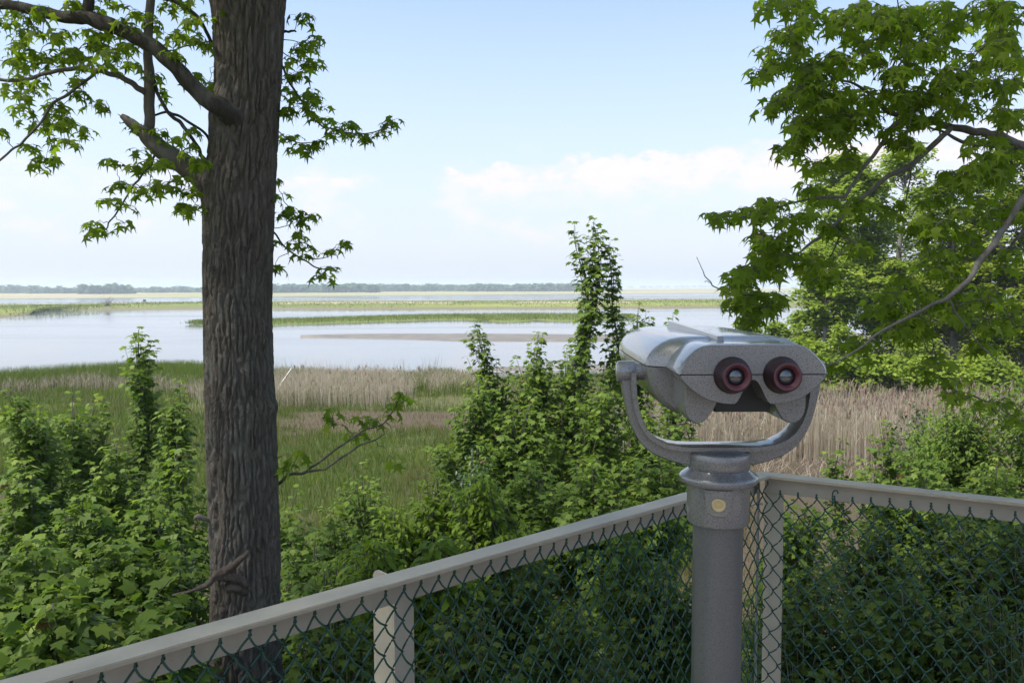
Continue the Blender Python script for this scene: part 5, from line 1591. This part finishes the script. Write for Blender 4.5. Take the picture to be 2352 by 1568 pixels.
scl = ['smallest scrub bush at the water edge, farthest left of the scrub', 'scrub bush just right of the smallest one at the water edge', 'taller scrub bush under the low spreading tree', 'wide scrub bush left of centre in the second row behind the viewer',
       'tall scrub bush in the back row below the low dark tree', 'wide scrub bush in the middle of the second row', 'tall scrub bush in the back row under the gap in the trees', 'yellowish scrub bush near the right edge of the wood',
       'front row scrub bush nearest the viewer, just behind the reed plumes', 'front row scrub bush second from the viewer behind the plumes', 'front row scrub bush third from the viewer behind the plumes', 'front row scrub bush at the right end behind the plumes', 'scrub bush beside the right end of the viewer housing']
for q, ((px, top, d, hw, mt), lb) in enumerate(zip(scrub, scl)):
    far_tree('scrub_bush', lb, 'bush', GS_, px, top, 940, d, hw, 200 + q, mt, 64, 160, .17, trunk=False, flat=.75)
# bare shrub at the water's edge
p = P(1622, 765, 50); gz = float(ground_z(p[0], p[1]))
bs = thing('bare_shrub', 'bare grey twiggy shrub at the water edge behind the viewer', 'shrub', (p[0], p[1], gz))
mb = MB(); rg = np.random.default_rng(4)
for q in range(26):
    a = rg.normal(0, .5); L = rg.uniform(1.2, 2.6)
    e = p * 1.0; b0 = np.array([p[0] + rg.normal(0, .15), p[1] + rg.normal(0, .15), gz])
    e = b0 + np.array([math.sin(a) * L * .7, rg.normal(0, .3), L * math.cos(a * .6)])
    md = (b0 + e) / 2 + rg.normal(0, .12, 3)
    c = catmull([b0, md, e], 4); tube(mb, c, [.016, .006], 4)
    for w in range(4):
        s0 = c[rg.integers(2, len(c) - 1)]; tube(mb, catmull([s0, s0 + rg.normal(0, .15, 3) + [0, 0, .2], s0 + rg.normal(0, .2, 3) + [0, 0, .5]], 2), [.008, .003], 3)
mb.build('branches', M['bark_far'], bs)

# ------------------------------------------------------------------ reeds and grasses
def blades(mb, x, y, z, h, w, bend, tint, rg, seg=2, mat=0):
    """thin upright blades: tapered strips that lean"""
    n = len(x); a = rg.random(n) * 6.28; f_ = rg.random(n) * PI
    d = np.stack([np.cos(a), np.sin(a)], -1) * (bend * h)[:, None]
    s = np.stack([np.cos(f_), np.sin(f_)], -1)
    rows = []
    for k in range(seg + 1):
        t = k / seg
        c = np.stack([x + d[:, 0] * t * t, y + d[:, 1] * t * t, z + h * t * (1 - .15 * t * np.minimum(bend, 1))], -1)
        ww = w * (1 - .85 * t)
        off = np.c_[s * ww[:, None] / 2, np.zeros(n)]
        rows += [c - off, c + off]
    v = np.stack(rows, 1)
    m_ = 2 * (seg + 1)
    b0 = (np.arange(n) * m_)[:, None]
    fc = np.concatenate([b0 + np.array([[2 * k, 2 * k + 1, 2 * k + 3, 2 * k + 2]]) for k in range(seg)], 0)
    mb.add(v.reshape(-1, 3), fc, np.repeat(tint, m_), mat)


rg = np.random.default_rng(77)
mb = MB()
# meadow grass
n = 230000
u = rg.random(n)
y = 14 + (62 - 14) * u ** 1.0; x = rg.uniform(-1, 1, n)
x = np.where(x < 0, x * y * .72, x * y * .30)
s = shore_y(x) - y
gt = ground_tint(x, y)
keep = (s > 1.0) & ((np.abs(gt - .5) < .12) | (rg.random(n) < .28))
x, y, gt = x[keep], y[keep], gt[keep]
tint = np.where(gt < .4, rg.uniform(.05, .35, len(x)), np.clip(rg.normal(.57, .13, len(x)) - .75 * (fbm(x * .35, y * .6, 4) - .5), 0, 1))
hh = rg.uniform(.18, .5, len(x)) * np.where(gt < .4, .6, 1)
blades(mb, x, y, ground_z(x, y), hh, .008 + y * .0004, rg.uniform(.1, .6, len(x)), tint, rg)
tag(mb.build('meadow_grass', M['grass']), 'short green meadow grass on the marsh between trunk and thicket', 'grass', kind='stuff')
# green cordgrass fringe along the left shore
mb = MB()
n = 90000
x = rg.uniform(-48, -4, n); d_ = rg.uniform(.2, 13, n) ** 1.0
y = shore_y(x) + .4 - d_
pxn = (x / y) * F + 1176
keep = (d_ < 11 - 7 * sstep(-17, -11, x))
x, y, d_ = x[keep], y[keep], d_[keep]
hh = rg.uniform(.8, 1.35, len(x)) * (1 - .25 * sstep(-14, -6, x))
blades(mb, x, y, ground_z(x, y), hh, np.full(len(x), .028), rg.uniform(.05, .4, len(x)), np.clip(rg.normal(.7, .14, len(x)), .5, 1), rg)
tag(mb.build('cordgrass', M['grass']), 'fresh green cordgrass fringe along the left shore', 'grass', kind='stuff')


def reed_bed(name, label, x, y, hlo, hhi, rg, plume=.3, w=.022, stalk_t=(.25, .9)):
    n = len(x)
    z = ground_z(x, y)
    h = rg.uniform(hlo, hhi, n) if np.ndim(hhi) == 0 else hlo + (hhi - hlo) * rg.random(n)
    h = h * (.85 + .3 * fbm(x * .35, y * .6, 3))
    mb = MB()
    blades(mb, x, y, z, h, np.full(n, w), rg.uniform(.0, .16, n), rg.uniform(*stalk_t, n), rg, 2)
    # dead leaves along the stalks
    k = rg.integers(0, n, int(n * .7))
    zz_ = z[k] + h[k] * rg.uniform(.25, .85, len(k))
    blades(mb, x[k], y[k], zz_, rg.uniform(.25, .5, len(k)), np.full(len(k), w * 1.1), rg.uniform(.6, 1.6, len(k)), rg.uniform(.1, .8, len(k)), rg, 2)
    m_ = rg.random(n) < plume
    xk, yk_, zk, hk_ = x[m_], y[m_], z[m_], h[m_]
    for r_ in range(3):
        blades(mb, xk + rg.normal(0, .03, len(xk)), yk_, zk + hk_ * .97 - .05, rg.uniform(.18, .34, len(xk)), np.full(len(xk), .055), rg.uniform(.1, .5, len(xk)), rg.random(len(xk)), rg, 2, 1)
    return tag(mb.build(name, [M['reed'], M['reed_plume']]), label, 'reeds', kind='stuff')


# tall plumed bed on the right
n = 8500
y = rg.uniform(27.8, 34, n); x = rg.uniform(3.8, 21.5, n)
fr = 28.2 + .8 * np.sin(x * .9) + 1.2 * (vnoise(x * .7, x * 0) - .5)
keep = y > fr
reed_bed('tall_reeds', 'tall dry straw coloured reeds with brown plumes behind the viewer and right rail', x[keep], y[keep], 1.5, 2.25, rg, .16, .026, (.3, 1.0))
n = 1500
y = rg.uniform(25.5, 28.6, n); x = rg.uniform(4, 20, n)
mb = MB(); blades(mb, x, y, ground_z(x, y), rg.uniform(.1, .7, n), np.full(n, .025), rg.uniform(.3, 2.0, n), rg.uniform(.0, .6, n), rg)
tag(mb.build('fallen_reeds', M['reed']), 'flattened brown dead reed stalks on the mud before the tall reeds', 'reeds', kind='stuff')
# pale shorter bed centre left
n = 15000
x = rg.uniform(-17, -2.2, n); d_ = .3 + 13 * rg.random(n) ** 1.35
y = shore_y(x) - d_
keep = (d_ < 13 - 5 * sstep(-6, -1, x)) & (fbm(x * .4, y * .4, 3) > .36)
reed_bed('pale_reeds', 'pale dry reeds along the shore just right of the big trunk', x[keep], y[keep], 1.0 - .5 * sstep(-9, -3, x[keep]), 1.38 - .7 * sstep(-9, -3, x[keep]), rg, .012, .024, (.3, 1.0))
n = 9000
x = rg.uniform(-17, -2.2, n); y = shore_y(x) - rg.uniform(.3, 13, n)
k_ = fbm(x * .45 + 9, y * .45, 3) > .52; x = x[k_]; y = y[k_]
mb = MB(); blades(mb, x, y, ground_z(x, y), rg.uniform(.5, 1.25, len(x)), np.full(len(x), .026), rg.uniform(.1, .6, len(x)), rg.uniform(.45, .8, len(x)), rg)
tag(mb.build('marsh_grass', M['grass']), 'green tufts growing up through the pale reeds', 'grass', kind='stuff')
n = 380
x = rg.uniform(-17, -5.0, n); y = shore_y(x) - rg.uniform(-.3, 1.5, n)
mb = MB(); blades(mb, x, y, ground_z(x, y), rg.uniform(1.3, 2.2, n), np.full(n, .02), rg.uniform(.02, .3, n), rg.uniform(.45, .75, n), rg)
tag(mb.build('green_rushes', M['grass']), 'thin green rushes standing out over the water right of the trunk', 'rushes', kind='stuff')
# reddish brown strip of old reeds at the left
n = 13000
x = rg.uniform(-44, -8, n); d_ = rg.uniform(5, 13, n)
y = shore_y(x) - d_ - 2 * vnoise(x * .3, x * 0)
keep = (d_ > 8.0 - 3 * sstep(-17, -11, x)) & (d_ < 10.8) & (fbm(x * .2, y * .3, 3) > .36)
reed_bed('old_reeds', 'faded brownish reeds in a strip behind the left saplings', x[keep], y[keep], .55, 1.1, rg, .0, .024, (.15, .8))
# grass on the marsh island and the levee
mb = MB()
k = rg.integers(0, isl_q.shape[0] * isl_q.shape[1], 26000)
q = isl_q.reshape(-1, 2)[k] + np.c_[rg.uniform(-.8, .8, len(k)), rg.normal(0, 1.6, len(k))]; zq = isl_z.ravel()[k]
ok = zq > .05
blades(mb, q[ok, 0], q[ok, 1], zq[ok] - .1, rg.uniform(.3, .75, ok.sum()), np.full(ok.sum(), .1), rg.uniform(.1, .6, ok.sum()), np.clip(rg.normal(.82, .12, ok.sum()), .5, 1), rg, 1)
tag(mb.build('island_grass', M['grass']), 'green marsh grass covering the long low island', 'grass', kind='stuff')
mb = MB()
k = rg.integers(0, lev_q.shape[0] * lev_q.shape[1], 60000)
q = lev_q.reshape(-1, 2)[k] + np.c_[rg.uniform(-14, 14, len(k)), rg.normal(0, 3.5, len(k))]; zq = lev_z.ravel()[k]
ok = (zq > .3) & (k // lev_q.shape[1] != 17) & (k // lev_q.shape[1] != 18) & (fbm(q[:, 0] * .02 + 40, q[:, 1] * .02, 3) < .6)
blades(mb, q[ok, 0], q[ok, 1], zq[ok] - .1, rg.uniform(.25, .6, ok.sum()), np.full(ok.sum(), .22), rg.uniform(.05, .3, ok.sum()), np.clip(rg.normal(.8, .15, ok.sum()), .5, 1), rg, 1)
tag(mb.build('levee_grass', M['grass']), 'bright yellow green grass on the low levee across the water', 'grass', kind='stuff')

# leaning bleached stick in the pale reeds
a, b_ = P(637, 893, 45.2), P(670, 845, 46)
a = a + (a - b_) * .75
st = MB(); tube(st, catmull([a - [0, 0, .1], (a + b_) / 2 + [.03, 0, .02], b_], 5), [.045, .04, .03], 7, rough=.1)
m, nt, b = new_mat('bleached wood'); b.inputs['Base Color'].default_value = (.6, .56, .5, 1); b.inputs['Roughness'].default_value = .8
c0 = float(a[2] - .1)
tag(st.build('leaning_stick', m, loc=(a[0], a[1], c0)), 'bleached white stick leaning in the pale reeds right of the trunk', 'stick')
# low post fence along the pale stretch of the levee
fz = 1.25
posts = [PZ(x, 697.2 - (x - 245) * .004, 1.0) for x in np.arange(232, 452, 10.5)]
fn = thing('post_fence', 'low row of fence posts along the pale path on the levee', 'fence', posts[0])
for p in posts:
    mb = MB(); s_ = .11
    prism(mb, [(p[0] - s_, p[1] - s_), (p[0] + s_, p[1] - s_), (p[0] + s_, p[1] + s_), (p[0] - s_, p[1] + s_)], p[2] - .3, p[2] + .75)
    mb.build('post', M['bark_far'], fn, smooth=False)
mb = MB()
pp = np.array(posts)
tube(mb, pp + [0, 0, .62], [.05], 4)
mb.build('rail', M['sand'], fn)
# small dark hide standing beyond the levee
p = PZ(332, 697, 0.9)
hd = thing('watching_hide', 'tiny dark box shaped hide standing on the water side of the levee', 'hide', p)
mb = MB(); prism(mb, [(p[0] - .4, p[1] - .4), (p[0] + .4, p[1] - .4), (p[0] + .4, p[1] + .4), (p[0] - .4, p[1] + .4)], p[2] + .3, p[2] + 1.4); mb.build('cabin', M['bark_dark'], hd, smooth=False)
mb = MB(); prism(mb, [(p[0] - .5, p[1] - .5), (p[0] + .5, p[1] - .5), (p[0] + .45, p[1] + .5), (p[0] - .45, p[1] + .5)], p[2] + 1.402, p[2] + 1.52); mb.build('roof', M['bark_far'], hd, smooth=False)
for sx_ in (-.3, .3):
    mb = MB(); tube(mb, [(p[0] + sx_, p[1], p[2] - .4), (p[0] + sx_, p[1], p[2] + .32)], [.07], 6); mb.build('leg', M['bark_dark'], hd)
# bare bush on the levee
p = PZ(246, 703, 1.0)
bb = thing('bare_shrub', 'small grey leafless bush on the far levee at the left', 'shrub', p)
mb = MB()
for q in range(40):
    a = rg.normal(0, .7); L = rg.uniform(1.2, 3.6)
    e = p + np.array([math.sin(a) * L, rg.normal(0, .6), L * math.cos(a * .7)])
    tube(mb, catmull([p + rg.normal(0, .2, 3) * [1, 1, 0], (p + e) / 2 + rg.normal(0, .2, 3), e], 2), [.05, .02], 3)
mb.build('branches', M['bark_far'], bb)

# distant woods: two ranks of lumpy crowns
def woods(name, label, segs, seed, leaf):
    rg = np.random.default_rng(seed)
    mb = MB()
    for x0, y0, x1, y1, h0, h1, d, cnt in segs:
        for q in range(cnt):
            t = (q + rg.random()) / cnt
            px = x0 + (x1 - x0) * t; dd = d * rg.uniform(.97, 1.06)
            base = P(px, y0 + (y1 - y0) * t, dd)
            hgt = (h0 + (h1 - h0) * t) * dd / F * rg.uniform(.78, 1.12) * (.88 + .24 * fbm(px * .03, seed + 0 * px, 2))
            r_ = hgt * rg.uniform(.35, .6)
            n = 260
            g = unit(rg.normal(0, 1, (n, 3))) * (rg.random(n) ** .4)[:, None]
            p = np.stack([base[0] + g[:, 0] * r_, base[1] + g[:, 1] * r_, base[2] - 1.5 + (hgt + 1.5) * (.52 + .5 * g[:, 2])], -1)
            az_ = rg.random(n) * 6.28
            scatter(mb, KITE, p, np.stack([np.cos(az_), np.sin(az_), rg.uniform(-.5, .5, n)], -1), g + [0, -.2, .5], leaf * rg.uniform(.7, 1.4, n), np.clip(rg.normal(.5 + .2 * rg.normal(), .2, n), 0, 1))
    tag(mb.build(name, M['woods']), label, 'woods', kind='stuff')


woods('distant_woods', 'long low line of hazy woods on the horizon beyond the marsh', [
    (-700, 690, -250, 681, 20, 20, 1150, 24), (-260, 681, 210, 677.5, 19, 13, 1200, 46), (-20, 678, 90, 677.5, 21, 20, 1180, 12), (190, 676.5, 300, 676, 20, 20, 980, 22), (60, 677.5, 200, 677, 21, 13, 1100, 14),
    (300, 676.5, 470, 675.5, 14, 17, 1200, 24), (470, 675.5, 640, 674.5, 17, 17, 1200, 22), (600, 673.5, 860, 672, 18, 19, 1050, 42), (850, 673, 1330, 669.5, 18, 16, 1300, 70), (1060, 671, 1340, 668.5, 17, 15, 1200, 38), (1330, 667.5, 1420, 666.5, 12, 3, 1250, 16)], 5, 5.5)
woods('far_shore_woods', 'thin blue line of trees on the farthest shore at the right', [(1380, 661.2, 2600, 656.5, 3.6, 4.2, 5200, 90)], 6, 12)

# ------------------------------------------------------------------ summer haze over the marsh
if HAZE > 0:
    mb = MB()
    B_ = 30000
    mb.add([(-B_, -600, -1.6), (B_, -600, -1.6), (B_, B_, -1.6), (-B_, B_, -1.6), (-B_, -600, 26), (B_, -600, 26), (B_, B_, 26), (-B_, B_, 26)],
           [(3, 2, 1, 0), (4, 5, 6, 7), (0, 1, 5, 4), (1, 2, 6, 5), (2, 3, 7, 6), (3, 0, 4, 7)])
    m = bpy.data.materials.new('haze'); m.use_nodes = True
    nt = m.node_tree; nt.nodes.clear()
    out = nt.nodes.new('ShaderNodeOutputMaterial'); pv = nt.nodes.new('ShaderNodeVolumePrincipled')
    pv.inputs['Color'].default_value = (.80, .90, 1, 1); pv.inputs['Density'].default_value = HAZE; pv.inputs['Anisotropy'].default_value = .2
    nt.links.new(pv.outputs[0], out.inputs['Volume'])
    h = mb.build('haze', m, smooth=False)
    tag(h, 'pale summer haze lying over the whole marsh and water', 'haze', kind='stuff')
